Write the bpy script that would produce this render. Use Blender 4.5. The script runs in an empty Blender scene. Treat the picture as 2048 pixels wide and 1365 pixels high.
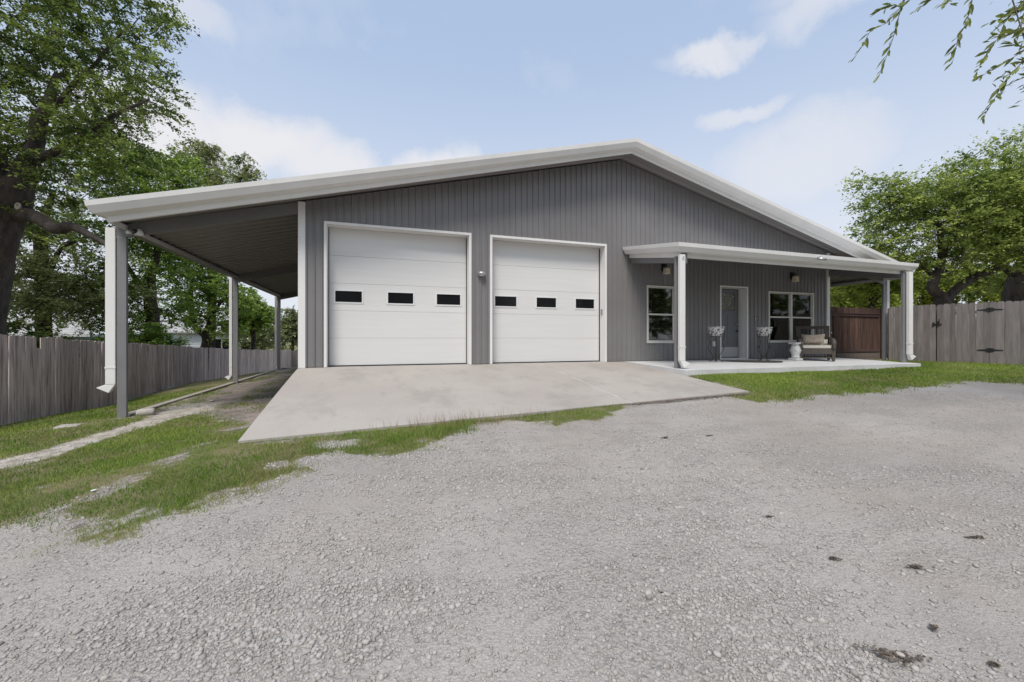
import bpy, math, random
import numpy as np
from mathutils import Vector, noise as mnoise
random.seed(7); RNG = np.random.default_rng(11)
S = bpy.context.scene; COL = S.collection
R = math.radians
# ------------------------------------------------------------------ camera
TH = 0.3187                      # heading, clockwise from the wall normal (+y)
HC = 0.6156                      # lens height above the building slab (z = 0)
DW = 9.684                       # distance to the front wall plane
cam = bpy.data.cameras.new('camera'); cam.sensor_width = 36; cam.lens = 820.17/2048*36
cam.shift_y = -4.2/2048; cam.clip_start = 0.05; cam.clip_end = 1500
co = bpy.data.objects.new('camera', cam); COL.objects.link(co)
co.location = (0, 0, HC); co.rotation_euler = (R(90), 0, -TH); S.camera = co
# ------------------------------------------------------------------ sky and sun
SUN_EL, SUN_AZ = R(57), R(-150)   # azimuth clockwise from +y: sun behind the camera, to its left
W = bpy.data.worlds.new('World'); S.world = W; W.use_nodes = True
nt = W.node_tree; nt.nodes.clear()
def N(nt, t, **k):
    n = nt.nodes.new(t)
    for a, b in k.items(): setattr(n, a, b)
    return n
def setin(n, i, v):
    n.inputs[i].default_value = v
out = N(nt, 'ShaderNodeOutputWorld'); bg = N(nt, 'ShaderNodeBackground'); bg.inputs[1].default_value = 0.1
sky = N(nt, 'ShaderNodeTexSky', sky_type='NISHITA', sun_disc=False); sky.sun_elevation = SUN_EL; sky.sun_rotation = SUN_AZ
sky.air_density = 1.0; sky.dust_density = 1.6; sky.ozone_density = 1.2; sky.altitude = 200
L = nt.links.new
tc = N(nt, 'ShaderNodeTexCoord')
nz = N(nt, 'ShaderNodeTexNoise'); setin(nz, 'Scale', 4.2); setin(nz, 'Detail', 9); setin(nz, 'Roughness', .62)
L(tc.outputs['Generated'], nz.inputs['Vector'])
sub = N(nt, 'ShaderNodeVectorMath', operation='SUBTRACT'); sub.inputs[1].default_value = (.5, .5, .5); L(nz.outputs['Color'], sub.inputs[0])
scl = N(nt, 'ShaderNodeVectorMath', operation='SCALE'); scl.inputs['Scale'].default_value = .17; L(sub.outputs[0], scl.inputs[0])
add = N(nt, 'ShaderNodeVectorMath', operation='ADD'); L(tc.outputs['Generated'], add.inputs[0]); L(scl.outputs[0], add.inputs[1])
prev = None
BL = [((-.27, .80, .525), .075, 3.0, .55), ((-.36,.86,.36), .20, 2.2, 1), ((-.2, .9, .37), .17, 2.6, 1), ((-.08, .93, .35), .17, 2.6, .95), ((.04, .94, .31), .2, 2.2, .95), ((.13, .92, .37), .13, 2.4, 1), ((.22,.93,.33), .14, 2.4, .9),
      ((.57, .62, .535), .075, 3.6, .8), ((.61,.58,.54), .05, 3.4, .6), ((.65, .62, .435), .10, 4.0, .7), ((.70, .49, .545), .09, 2.4, .6), ((.66,.46,.58), .08, 2.6, .5), ((.75, .56, .335), .2, 2.2, .75),
      ((.79, .48, .385), .07, 4, .5), ((-.15, .75, .64), .10, 3.2, .4), ((.25, .68, .68), .12, 4, .35), ((-.7, .5, .5), .2, 2.4, .7), ((-.2, -.8, .5), .35, 2, .7), ((.6, -.7, .4), .3, 2, .7), ((-.8, -.4, .4), .3, 2, .6), ((.2, -.2, .95), .22, 1, .4)]
for c, r, sz, a in BL:
    d = N(nt, 'ShaderNodeVectorMath', operation='SUBTRACT'); L(add.outputs[0], d.inputs[0]); d.inputs[1].default_value = c
    m = N(nt, 'ShaderNodeVectorMath', operation='MULTIPLY'); L(d.outputs[0], m.inputs[0]); m.inputs[1].default_value = (1, 1, sz)
    ln = N(nt, 'ShaderNodeVectorMath', operation='LENGTH'); L(m.outputs[0], ln.inputs[0])
    mr = N(nt, 'ShaderNodeMapRange', interpolation_type='SMOOTHERSTEP'); L(ln.outputs['Value'], mr.inputs[0])
    setin(mr, 1, r*1.5); setin(mr, 2, r*.2); setin(mr, 3, 0); setin(mr, 4, a)
    if prev is None: prev = mr.outputs[0]
    else:
        mx = N(nt, 'ShaderNodeMath', operation='MAXIMUM'); L(prev, mx.inputs[0]); L(mr.outputs[0], mx.inputs[1]); prev = mx.outputs[0]
# pale veil that thickens towards the horizon
sep = N(nt, 'ShaderNodeSeparateXYZ'); L(tc.outputs['Generated'], sep.inputs[0])
hz = N(nt, 'ShaderNodeMapRange', interpolation_type='SMOOTHSTEP'); L(sep.outputs['Z'], hz.inputs[0]); setin(hz, 1, .62); setin(hz, 2, .12); setin(hz, 3, .0); setin(hz, 4, .7)
wisp = N(nt, 'ShaderNodeMapRange'); L(nz.outputs['Fac'], wisp.inputs[0]); setin(wisp, 1, .5); setin(wisp, 2, .8); setin(wisp, 3, 0); setin(wisp, 4, .35)
m1 = N(nt, 'ShaderNodeMath', operation='MAXIMUM'); L(prev, m1.inputs[0]); L(hz.outputs[0], m1.inputs[1])
m2 = N(nt, 'ShaderNodeMath', operation='MAXIMUM'); L(m1.outputs[0], m2.inputs[0]); L(wisp.outputs[0], m2.inputs[1])
tone = N(nt, 'ShaderNodeMix', data_type='RGBA'); tone.inputs[0].default_value = .55       # thin high haze over the whole sky
L(sky.outputs[0], tone.inputs[6]); tone.inputs[7].default_value = (4.25, 5.25, 6.85, 1)
mix = N(nt, 'ShaderNodeMix', data_type='RGBA'); L(m2.outputs[0], mix.inputs[0]); L(tone.outputs[2], mix.inputs[6]); mix.inputs[7].default_value = (5.4, 5.42, 5.65, 1)
L(mix.outputs[2], bg.inputs[0]); L(bg.outputs[0], out.inputs[0])
sl = bpy.data.lights.new('sun', 'SUN'); sl.energy = 2.2; sl.angle = R(20); sl.color = (1, .95, .87)
so = bpy.data.objects.new('sun', sl); COL.objects.link(so)
sd = Vector((math.cos(SUN_EL)*math.sin(SUN_AZ), math.cos(SUN_EL)*math.cos(SUN_AZ), math.sin(SUN_EL)))
so.rotation_euler = (-sd).to_track_quat('-Z', 'Y').to_euler(); so.location = (0, -5, 20)
S.view_settings.view_transform = 'Standard'; S.view_settings.look = 'None'; S.view_settings.gamma = 1
S.view_settings.use_curve_mapping = False; S.view_settings.exposure = 0.62
S.render.engine = 'CYCLES'; S.cycles.max_bounces = 8; S.cycles.diffuse_bounces = 4

# ------------------------------------------------------------------ materials
def mat(name, col, rough=.6, col2=None, nscale=3., ndet=4, nrange=(.35, .65), bump=0., bscale=40., bdist=.01, stretch=(1, 1, 1), rnd=0., spec=.5, metal=0., attr=None, transl=0., coord='Object', streak=None):
    m = bpy.data.materials.new(name); m.use_nodes = True; t = m.node_tree; t.nodes.clear()
    o = N(t, 'ShaderNodeOutputMaterial'); p = N(t, 'ShaderNodeBsdfPrincipled')
    p.inputs['Roughness'].default_value = rough; p.inputs['Metallic'].default_value = metal
    p.inputs['Specular IOR Level'].default_value = spec
    K = t.links.new; col = (*col, 1)
    tcn = N(t, 'ShaderNodeTexCoord'); mp = N(t, 'ShaderNodeMapping'); mp.inputs['Scale'].default_value = stretch
    K(tcn.outputs[coord], mp.inputs[0])
    oi = None
    if rnd:
        oi = N(t, 'ShaderNodeObjectInfo'); rv = N(t, 'ShaderNodeVectorMath', operation='SCALE'); rv.inputs[0].default_value = (37, 61, 13)
        K(oi.outputs['Random'], rv.inputs['Scale']); K(rv.outputs[0], mp.inputs['Location'])
    c = None
    if col2 is not None:
        n = N(t, 'ShaderNodeTexNoise'); setin(n, 'Scale', nscale); setin(n, 'Detail', ndet); setin(n, 'Roughness', .6); K(mp.outputs[0], n.inputs['Vector'])
        mr = N(t, 'ShaderNodeMapRange'); K(n.outputs['Fac'], mr.inputs[0]); setin(mr, 1, nrange[0]); setin(mr, 2, nrange[1])
        mx = N(t, 'ShaderNodeMix', data_type='RGBA'); K(mr.outputs[0], mx.inputs[0]); mx.inputs[6].default_value = col; mx.inputs[7].default_value = (*col2, 1)
        c = mx.outputs[2]
    if attr:
        at = N(t, 'ShaderNodeAttribute', attribute_name=attr[0]); mx = N(t, 'ShaderNodeMix', data_type='RGBA'); K(at.outputs['Fac'], mx.inputs[0])
        if c: K(c, mx.inputs[6])
        else: mx.inputs[6].default_value = col
        mx.inputs[7].default_value = (*attr[1], 1); c = mx.outputs[2]
    if rnd:
        hs = N(t, 'ShaderNodeHueSaturation'); mr = N(t, 'ShaderNodeMapRange'); K(oi.outputs['Random'], mr.inputs[0]); setin(mr, 3, 1-rnd); setin(mr, 4, 1+rnd)
        K(mr.outputs[0], hs.inputs['Value'])
        if c: K(c, hs.inputs['Color'])
        else: hs.inputs['Color'].default_value = col
        c = hs.outputs[0]
    if c: K(c, p.inputs['Base Color'])
    else: p.inputs['Base Color'].default_value = col
    if bump:
        n = N(t, 'ShaderNodeTexNoise'); setin(n, 'Scale', bscale); setin(n, 'Detail', 5); K(mp.outputs[0], n.inputs['Vector'])
        b = N(t, 'ShaderNodeBump'); setin(b, 'Strength', bump); setin(b, 'Distance', bdist); K(n.outputs['Fac'], b.inputs['Height']); K(b.outputs[0], p.inputs['Normal'])
    if transl:
        tr = N(t, 'ShaderNodeBsdfTranslucent'); ms = N(t, 'ShaderNodeMixShader'); ms.inputs[0].default_value = transl
        if c: K(c, tr.inputs[0])
        else: tr.inputs[0].default_value = col
        K(p.outputs[0], ms.inputs[1]); K(tr.outputs[0], ms.inputs[2]); K(ms.outputs[0], o.inputs[0])
    else: K(p.outputs[0], o.inputs[0])
    m['p'] = 1
    return m
M = {}
M['siding'] = mat('grey_siding_paint', (.20, .193, .195), .5, (.178, .172, .173), 1.2, bump=.06, bscale=9, bdist=.02, rnd=.03)
M['sidetrim'] = mat('grey_trim_paint', (.18, .175, .177), .5, (.165, .16, .162), 2)
M['post'] = mat('grey_post_paint', (.20, .198, .206), .5, (.18, .178, .185), 3)
M['soffit'] = mat('grey_roof_underside', (.22, .205, .20), .4, (.195, .182, .178), 1.5, stretch=(.3, 3, 1))
M['white'] = mat('white_trim_paint', (.74, .73, .715), .45, (.69, .68, .665), 1.7, stretch=(1, 1, .4))
M['door'] = mat('white_garage_door_enamel', (.66, .655, .645), .5, (.635, .63, .62), 2, bump=.12, bscale=14, bdist=.004, stretch=(.4, 1, 9))
M['rubber_and_shade'] = mat('dark_rubber_and_mouth_shade', (.03, .03, .032), .8)
M['roofmetal'] = mat('pale_roof_metal', (.55, .56, .57), .35, metal=.3)
M['conc_f'] = mat('foundation_concrete', (.36, .35, .335), .85, (.27, .26, .25), 4, bump=.3, bscale=60)
M['porchfloor'] = mat('porch_floor_concrete', (.56, .56, .56), .7, (.49, .49, .485), 2.5, bump=.1, bscale=60)
M['entry'] = mat('slate_blue_door_paint', (.155, .162, .178), .45, (.14, .147, .162), 3)
M['steel'] = mat('brushed_steel', (.5, .5, .5), .35, metal=.7)
M['kick'] = mat('pale_kick_plate', (.42, .43, .44), .45)
M['vinyl'] = mat('cream_vinyl_frame', (.62, .605, .565), .5)
M['blind'] = mat('pale_blind_slat', (.5, .47, .45), .6, rnd=.1)
M['dark'] = mat('painted_interior_shade', (.02, .02, .022), .9)
M['iron'] = mat('dark_wrought_iron', (.028, .022, .02), .5)
M['shade'] = mat('cream_frosted_lamp_glass', (.62, .56, .43), .35)
M['black'] = mat('black_painted_metal', (.012, .012, .013), .5)
M['plastic'] = mat('white_plastic', (.7, .7, .7), .4)
M['stone_w'] = mat('white_glazed_stone', (.62, .62, .61), .35, (.5, .5, .49), 9)
M['wicker'] = mat('dark_brown_wicker', (.09, .074, .063), .7, (.045, .037, .032), 60, bump=.7, bscale=80, bdist=.01)
M['cushion'] = mat('cream_cushion_fabric', (.60, .56, .51), .9, (.53, .49, .44), 12)
M['pillow'] = mat('tan_patterned_pillow', (.40, .35, .29), .9, (.29, .245, .20), 9, bump=.2, bscale=30)
M['mat'] = mat('dark_woven_doormat', (.035, .032, .03), .95, (.06, .055, .05), 50)
M['picket'] = mat('weathered_cedar_picket', (.56, .47, .435), .85, (.22, .17, .152), 2.2, 6, (.44, .70), bump=.6, bscale=14, bdist=.006, stretch=(9, 9, .55), rnd=.28, spec=.2)
M['picket_g'] = mat('silver_grey_cedar', (.245, .222, .21), .85, (.15, .132, .125), 2.0, 6, (.3, .7), bump=.4, bscale=14, bdist=.004, stretch=(7, 7, .7), rnd=.16, spec=.2)
M['picket_r'] = mat('red_brown_stained_board', (.125, .07, .053), .8, (.05, .031, .026), 2.5, 6, (.35, .65), bump=.4, bscale=14, bdist=.004, stretch=(9, 9, .6), rnd=.25, spec=.25)
M['rail_r'] = mat('red_brown_rail', (.10, .056, .046), .8, (.05, .03, .027), 3, 5, bump=.3, bscale=14, stretch=(.6, 9, 9))
M['bark'] = mat('dark_oak_bark', (.075, .06, .05), .9, (.025, .02, .018), 5, 6, (.35, .65), bump=1, bscale=16, bdist=.05, stretch=(1, 1, .45))
M['barkpale'] = mat('pale_cut_wood', (.26, .235, .205), .8)
M['barkl'] = mat('brown_grey_bark', (.075, .058, .045), .9, (.03, .024, .02), 5, 6, bump=1, bscale=20, bdist=.03)
M['rock'] = mat('pale_limestone', (.42, .39, .35), .85, (.33, .31, .28), 8, bump=.3, bscale=30)
M['litter'] = mat('brown_leaf_litter', (.2, .16, .125), .95, (.09, .068, .053), 30, bump=1, bscale=60, bdist=.02)
M['kerb'] = mat('old_kerb_concrete', (.36, .335, .30), .9, (.26, .24, .215), 5, bump=.4, bscale=40)
M['stem'] = mat('brown_twig', (.09, .065, .045), .8)
def leafmat(n, a, b, tr=.35): return mat(n, a, .55, attr=('tint', b), transl=tr, spec=.3)
M['leaf_oak'] = leafmat('oak_leaf', (.045, .08, .02), (.31, .39, .09))
M['leaf_mid'] = leafmat('grey_green_leaf', (.13, .165, .06), (.42, .48, .20))
M['leaf_br'] = leafmat('bright_green_leaf', (.10, .17, .03), (.38, .52, .10))
M['leaf_olive'] = leafmat('olive_leaf', (.14, .165, .07), (.33, .37, .17))
M['leaf_right'] = leafmat('elm_leaf', (.125, .185, .042), (.46, .54, .14), .44)
M['leaf_bg'] = leafmat('light_green_back_leaf', (.16, .23, .035), (.55, .62, .13), .45)  # light green leaf colour of the trees behind the right fence
M['leaf_hang'] = mat('overhanging_leaf', (.16, .20, .045), .45, rnd=.3, transl=.35)
M['grass'] = mat('lawn_grass_blades', (.125, .205, .036), .6, (.29, .26, .12), 1.6, 6, (.45, .68), attr=('tint', (.28, .37, .07)), transl=.3, spec=.2)
M['drygrass'] = mat('dry_grass_stalks', (.30, .23, .14), .8, transl=.2)
M['sid_w'] = mat('white_lap_siding', (.62, .64, .66), .6)
M['sid_b'] = mat('blue_grey_siding', (.25, .33, .38), .6)
M['shing'] = mat('pale_shingle', (.42, .41, .40), .9, (.30, .30, .29), 3, bump=.2)

def glassmat(name, tint=(.9, .9, .9), refl=.12, rough=.03):
    m = bpy.data.materials.new(name); m.use_nodes = True; t = m.node_tree; t.nodes.clear(); K = t.links.new
    o = N(t, 'ShaderNodeOutputMaterial'); tr = N(t, 'ShaderNodeBsdfTransparent'); tr.inputs[0].default_value = (*tint, 1)
    g = N(t, 'ShaderNodeBsdfGlossy'); g.inputs['Roughness'].default_value = rough; g.inputs[0].default_value = (1, 1, 1, 1)
    f = N(t, 'ShaderNodeFresnel'); f.inputs[0].default_value = 1.5; ms = N(t, 'ShaderNodeMixShader')
    K(f.outputs[0], ms.inputs[0]); K(tr.outputs[0], ms.inputs[1]); K(g.outputs[0], ms.inputs[2]); K(ms.outputs[0], o.inputs[0]); return m
M['glass'] = glassmat('window_glass', (.78, .78, .78))
M['darkglass'] = mat('tinted_door_glass', (.008, .008, .01), .12, spec=.35)

def floralmat():
    m = bpy.data.materials.new('white_porcelain_with_dark_florals'); m.use_nodes = True; t = m.node_tree; K = t.links.new
    p = t.nodes['Principled BSDF']; p.inputs['Roughness'].default_value = .25
    tcn = N(t, 'ShaderNodeTexCoord'); v = N(t, 'ShaderNodeTexVoronoi'); setin(v, 'Scale', 11); K(tcn.outputs['Object'], v.inputs['Vector'])
    n = N(t, 'ShaderNodeTexNoise'); setin(n, 'Scale', 26); setin(n, 'Detail', 3); K(tcn.outputs['Object'], n.inputs['Vector'])
    a = N(t, 'ShaderNodeMath', operation='LESS_THAN'); K(v.outputs['Distance'], a.inputs[0]); a.inputs[1].default_value = .30
    b = N(t, 'ShaderNodeMath', operation='GREATER_THAN'); K(n.outputs['Fac'], b.inputs[0]); b.inputs[1].default_value = .57
    mm = N(t, 'ShaderNodeMath', operation='MAXIMUM'); K(a.outputs[0], mm.inputs[0]); K(b.outputs[0], mm.inputs[1])
    mx = N(t, 'ShaderNodeMix', data_type='RGBA'); K(mm.outputs[0], mx.inputs[0]); mx.inputs[6].default_value = (.60, .59, .57, 1); mx.inputs[7].default_value = (.10, .10, .13, 1)
    K(mx.outputs[2], p.inputs['Base Color']); return m
M['floral'] = floralmat()

def stainedmat():
    m = bpy.data.materials.new('leaded_mosaic_glass'); m.use_nodes = True; t = m.node_tree; K = t.links.new
    p = t.nodes['Principled BSDF']; p.inputs['Roughness'].default_value = .2
    tcn = N(t, 'ShaderNodeTexCoord'); v = N(t, 'ShaderNodeTexVoronoi', feature='DISTANCE_TO_EDGE'); setin(v, 'Scale', 17); K(tcn.outputs['Object'], v.inputs['Vector'])
    a = N(t, 'ShaderNodeMath', operation='LESS_THAN'); K(v.outputs['Distance'], a.inputs[0]); a.inputs[1].default_value = .09
    mx = N(t, 'ShaderNodeMix', data_type='RGBA'); K(a.outputs[0], mx.inputs[0]); mx.inputs[6].default_value = (.10, .10, .095, 1); mx.inputs[7].default_value = (.30, .29, .26, 1)
    K(mx.outputs[2], p.inputs['Base Color']); return m
M['stained'] = stainedmat()

def concretemat():
    m = bpy.data.materials.new('stained_driveway_concrete'); m.use_nodes = True; t = m.node_tree; K = t.links.new
    p = t.nodes['Principled BSDF']; p.inputs['Roughness'].default_value = .8; p.inputs['Specular IOR Level'].default_value = .3
    g = N(t, 'ShaderNodeNewGeometry')
    def nz_(s, d, st=(1, 1, 1), r=.6):
        mp = N(t, 'ShaderNodeMapping'); mp.inputs['Scale'].default_value = st; K(g.outputs['Position'], mp.inputs[0])
        n = N(t, 'ShaderNodeTexNoise'); setin(n, 'Scale', s); setin(n, 'Detail', d); setin(n, 'Roughness', r); K(mp.outputs[0], n.inputs['Vector']); return n.outputs['Fac']
    def rmp(x, a, b, lo, hi):
        n = N(t, 'ShaderNodeMapRange', interpolation_type='SMOOTHSTEP'); K(x, n.inputs[0]); setin(n, 1, a); setin(n, 2, b); setin(n, 3, lo); setin(n, 4, hi); return n.outputs[0]
    def mixc(f, a, b):
        n = N(t, 'ShaderNodeMix', data_type='RGBA'); K(f, n.inputs[0])
        for i, q in ((6, a), (7, b)):
            if isinstance(q, tuple): n.inputs[i].default_value = (*q, 1)
            else: K(q, n.inputs[i])
        return n.outputs[2]
    c = mixc(rmp(nz_(.5, 3), .35, .65, 0, 1), (.395, .365, .33), (.36, .325, .30))
    c = mixc(rmp(nz_(1.1, 7, (1, .7, 1), .7), .46, .68, 0, .5), c, (.25, .23, .205))
    c = mixc(rmp(nz_(2.3, 8, (1.6, .6, 1), .7), .56, .74, 0, .35), c, (.185, .165, .155))
    c = mixc(rmp(nz_(30, 4), .3, .75, 0, .2), c, (.25, .235, .21))
    K(c, p.inputs['Base Color'])
    b = N(t, 'ShaderNodeBump'); setin(b, 'Strength', .3); setin(b, 'Distance', .006); K(nz_(70, 5), b.inputs['Height']); K(b.outputs[0], p.inputs['Normal'])
    return m
M['drive'] = concretemat()

def groundmat():
    m = bpy.data.materials.new('gravel_soil_and_turf'); m.use_nodes = True; t = m.node_tree; K = t.links.new
    p = t.nodes['Principled BSDF']; p.inputs['Roughness'].default_value = .95; p.inputs['Specular IOR Level'].default_value = .15
    g = N(t, 'ShaderNodeNewGeometry'); at = N(t, 'ShaderNodeAttribute', attribute_name='zone'); sp = N(t, 'ShaderNodeSeparateColor'); K(at.outputs['Color'], sp.inputs[0])
    def nz_(s, d, r=.6, st=(1,1,1)):
        mp = N(t, 'ShaderNodeMapping'); mp.inputs['Scale'].default_value = st; K(g.outputs['Position'], mp.inputs[0])
        n = N(t, 'ShaderNodeTexNoise'); setin(n, 'Scale', s); setin(n, 'Detail', d); setin(n, 'Roughness', r); K(mp.outputs[0], n.inputs['Vector']); return n.outputs['Fac']
    def rmp(x, a, b, lo=0, hi=1):
        n = N(t, 'ShaderNodeMapRange', interpolation_type='SMOOTHSTEP'); K(x, n.inputs[0]); setin(n, 1, a); setin(n, 2, b); setin(n, 3, lo); setin(n, 4, hi); return n.outputs[0]
    def mixc(f, a, b):
        n = N(t, 'ShaderNodeMix', data_type='RGBA'); K(f, n.inputs[0])
        for i, q in ((6, a), (7, b)):
            if isinstance(q, tuple): n.inputs[i].default_value = (*q, 1)
            else: K(q, n.inputs[i])
        return n.outputs[2]
    def ma(op, a, b, c=None):
        n = N(t, 'ShaderNodeMath', operation=op)
        for i, q in enumerate((a, b)):
            if isinstance(q, (int, float)): n.inputs[i].default_value = q
            else: K(q, n.inputs[i])
        return n.outputs[0]
    edge = ma('MULTIPLY', ma('SUBTRACT', nz_(6, 9, .78), .5), 2.1)
    # crushed limestone
    vo = N(t, 'ShaderNodeTexVoronoi'); setin(vo, 'Scale', 75); setin(vo, 'Randomness', 1); K(g.outputs['Position'], vo.inputs['Vector'])
    vb = N(t, 'ShaderNodeTexVoronoi'); setin(vb, 'Scale', 34); K(g.outputs['Position'], vb.inputs['Vector'])
    grav = mixc(rmp(nz_(.45, 5), .35, .65), (.425, .395, .368), (.35, .32, .295))
    grav = mixc(rmp(nz_(7, 6, .7), .5, .75, 0, .45), grav, (.27, .255, .24))
    fines = rmp(nz_(.8, 5, .65, (1, 1.9, 1)), .42, .60)                       # loose stone drifts (1) between packed fines (0)
    grav = mixc(ma('MULTIPLY', rmp(vo.outputs['Distance'], .40, .72, 0, .6), ma('ADD', ma('MULTIPLY', fines, .7), .3)), grav, (.15, .135, .12))  # cell edges darkened: crevice shadow between stones put into the colour
    grav = mixc(rmp(nz_(85, 4, .75), .53, .68, 0, .55), grav, (.15, .135, .12))
    grav = mixc(rmp(nz_(210, 3, .8), .52, .66, 0, .5), grav, (.52, .50, .475))
    grav = mixc(ma('MULTIPLY', rmp(nz_(34, 6, .82, (1, 1.25, 1)), .53, .63, 0, .9), ma('ADD', ma('MULTIPLY', fines, .6), .4)), grav, (.16, .143, .127))
    grav = mixc(rmp(nz_(15, 8, .85, (1, 1.2, 1)), .56, .66, 0, .5), grav, (.19, .168, .148))
    grav = mixc(rmp(nz_(48, 5, .8), .60, .70, 0, .5), grav, (.50, .475, .45))
    grav = mixc(ma('MULTIPLY', rmp(nz_(.6, 4), .45, .62), .28), grav, (.34, .295, .25))
    grav = mixc(rmp(nz_(1.7, 6, .75), .60, .74, 0, .45), grav, (.24, .22, .19))
    grav = mixc(rmp(nz_(13, 7, .8, (1, 1, 1)), .64, .70, 0, .75), grav, (.13, .118, .105))
    dirt = mixc(rmp(nz_(2.5, 6), .35, .65), (.30, .255, .225), (.17, .145, .13))
    dirt = mixc(rmp(nz_(18, 4), .5, .7, 0, .6), dirt, (.38, .35, .31))
    path = mixc(rmp(nz_(6, 6, .7), .42, .62), (.47, .43, .385), (.29, .26, .21))
    turf = mixc(rmp(nz_(2.2, 6), .35, .65), (.11, .125, .045), (.22, .185, .11))
    c = mixc(rmp(ma('ADD', sp.outputs[1], edge), .35, .65), grav, dirt)
    c = mixc(rmp(ma('ADD', sp.outputs[2], edge), .4, .62), c, path)
    c = mixc(rmp(ma('ADD', sp.outputs[0], edge), .32, .66), c, turf)
    K(c, p.inputs['Base Color'])
    h = ma('ADD', ma('MULTIPLY', rmp(vo.outputs['Distance'], 0, .8, 1, 0), .35), ma('ADD', ma('MULTIPLY', rmp(vb.outputs['Distance'], 0, .8, 1, 0), ma('MULTIPLY', rmp(nz_(1.1, 4), .42, .6), .8)), ma('MULTIPLY', nz_(25, 6, .7), .7)))
    h = ma('ADD', h, ma('ADD', ma('MULTIPLY', nz_(3, 5), .9), ma('MULTIPLY', nz_(110, 4, .8), .5)))
    b = N(t, 'ShaderNodeBump'); setin(b, 'Strength', .9); setin(b, 'Distance', .014); K(h, b.inputs['Height']); K(b.outputs[0], p.inputs['Normal'])
    return m
M['ground'] = groundmat()

# ------------------------------------------------------------------ mesh helpers
class MB:
    def __init__(s): s.v = []; s.f = []
    def add(s, vs, fs):
        n = len(s.v); s.v += [tuple(map(float, q)) for q in vs]; s.f += [tuple(i+n for i in f) for f in fs]; return s
    def box(s, x0, x1, y0, y1, z0, z1):
        return s.add([(x0,y0,z0),(x1,y0,z0),(x1,y1,z0),(x0,y1,z0),(x0,y0,z1),(x1,y0,z1),(x1,y1,z1),(x0,y1,z1)],
                     [(0,3,2,1),(4,5,6,7),(0,1,5,4),(1,2,6,5),(2,3,7,6),(3,0,4,7)])
    def hexa(s, p): return s.add(p, [(0,3,2,1),(4,5,6,7),(0,1,5,4),(1,2,6,5),(2,3,7,6),(3,0,4,7)])
    def tube(s, pts, rad, n=8, cap=True):
        pts = [Vector(p) for p in pts]; k = len(pts)
        if isinstance(rad, (int, float)): rad = [rad]*k
        base = len(s.v); up = Vector((0, 0, 1)); a = None
        for i, p in enumerate(pts):
            d = (pts[min(i+1, k-1)] - pts[max(i-1, 0)]).normalized()
            if a is None: a = d.cross(up if abs(d.z) < .9 else Vector((1, 0, 0))).normalized()
            else: a = (a - d*a.dot(d)).normalized()
            b = d.cross(a)
            for j in range(n):
                t = 2*math.pi*j/n; q = p + (a*math.cos(t)+b*math.sin(t))*rad[i]; s.v.append(tuple(q))
        for i in range(k-1):
            for j in range(n):
                s.f.append((base+i*n+j, base+i*n+(j+1) % n, base+(i+1)*n+(j+1) % n, base+(i+1)*n+j))
        if cap: s.f.append(tuple(base+j for j in range(n))[::-1]); s.f.append(tuple(base+(k-1)*n+j for j in range(n)))
        return s
    def lathe(s, prof, c, n=24):
        base = len(s.v)
        for r, z in prof:
            for j in range(n):
                t = 2*math.pi*j/n; s.v.append((c[0]+r*math.cos(t), c[1]+r*math.sin(t), c[2]+z))
        for i in range(len(prof)-1):
            for j in range(n): s.f.append((base+i*n+j, base+i*n+(j+1) % n, base+(i+1)*n+(j+1) % n, base+(i+1)*n+j))
        s.f.append(tuple(base+j for j in range(n))[::-1]); s.f.append(tuple(base+(len(prof)-1)*n+j for j in range(n)))
        return s
def mesh_of(mb, name, m=None, smooth=False):
    me = bpy.data.meshes.new(name); me.from_pydata(mb.v, [], mb.f); me.update()
    if m: me.materials.append(M[m] if isinstance(m, str) else m)
    if smooth:
        me.polygons.foreach_set('use_smooth', [True]*len(me.polygons))
    return me
def put(name, me, parent=None, loc=None, rot=None, scale=None, **props):
    o = bpy.data.objects.new(name, me); COL.objects.link(o)
    if parent: o.parent = parent
    if loc: o.location = loc
    if rot: o.rotation_euler = rot
    if scale: o.scale = scale
    for k, v in props.items(): o[k] = v
    return o
def obj(name, mb, m, parent=None, smooth=False, bevel=0, **props):
    o = put(name, mesh_of(mb, name, m, smooth), parent, **props)
    if bevel:
        b = o.modifiers.new('bevel', 'BEVEL'); b.width = bevel; b.segments = 2; b.limit_method = 'ANGLE'
    return o
def thing(name, label, cat, loc=(0, 0, 0), group=None, rot=None):
    o = bpy.data.objects.new(name, None); COL.objects.link(o); o.location = loc; o['label'] = label; o['category'] = cat
    o.empty_display_size = .1
    if rot: o.rotation_euler = rot
    if group: o['group'] = group
    return o
def tag(o, label, cat, group=None):
    o['label'] = label; o['category'] = cat
    if group: o['group'] = group
    return o
def npmesh(name, V, F, m, attr=None, smooth=False, color=None):
    """V (n,3), F (m,k) all faces with k corners"""
    me = bpy.data.meshes.new(name); V = np.ascontiguousarray(V, dtype=np.float32); F = np.ascontiguousarray(F, dtype=np.int32)
    k = F.shape[1]; me.vertices.add(len(V)); me.vertices.foreach_set('co', V.ravel())
    me.loops.add(F.size); me.loops.foreach_set('vertex_index', F.ravel())
    me.polygons.add(len(F)); me.polygons.foreach_set('loop_start', np.arange(0, F.size, k, dtype=np.int32))
    if attr is not None:
        a = me.attributes.new('tint', 'FLOAT', 'POINT'); a.data.foreach_set('value', np.ascontiguousarray(attr, dtype=np.float32))
    if color is not None:
        a = me.attributes.new('zone', 'FLOAT_COLOR', 'POINT'); a.data.foreach_set('color', np.ascontiguousarray(color, dtype=np.float32).ravel())
    me.materials.append(M[m]); me.update(calc_edges=True); me.validate()
    if smooth: me.polygons.foreach_set('use_smooth', np.ones(len(F), dtype=bool))
    return me
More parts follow.
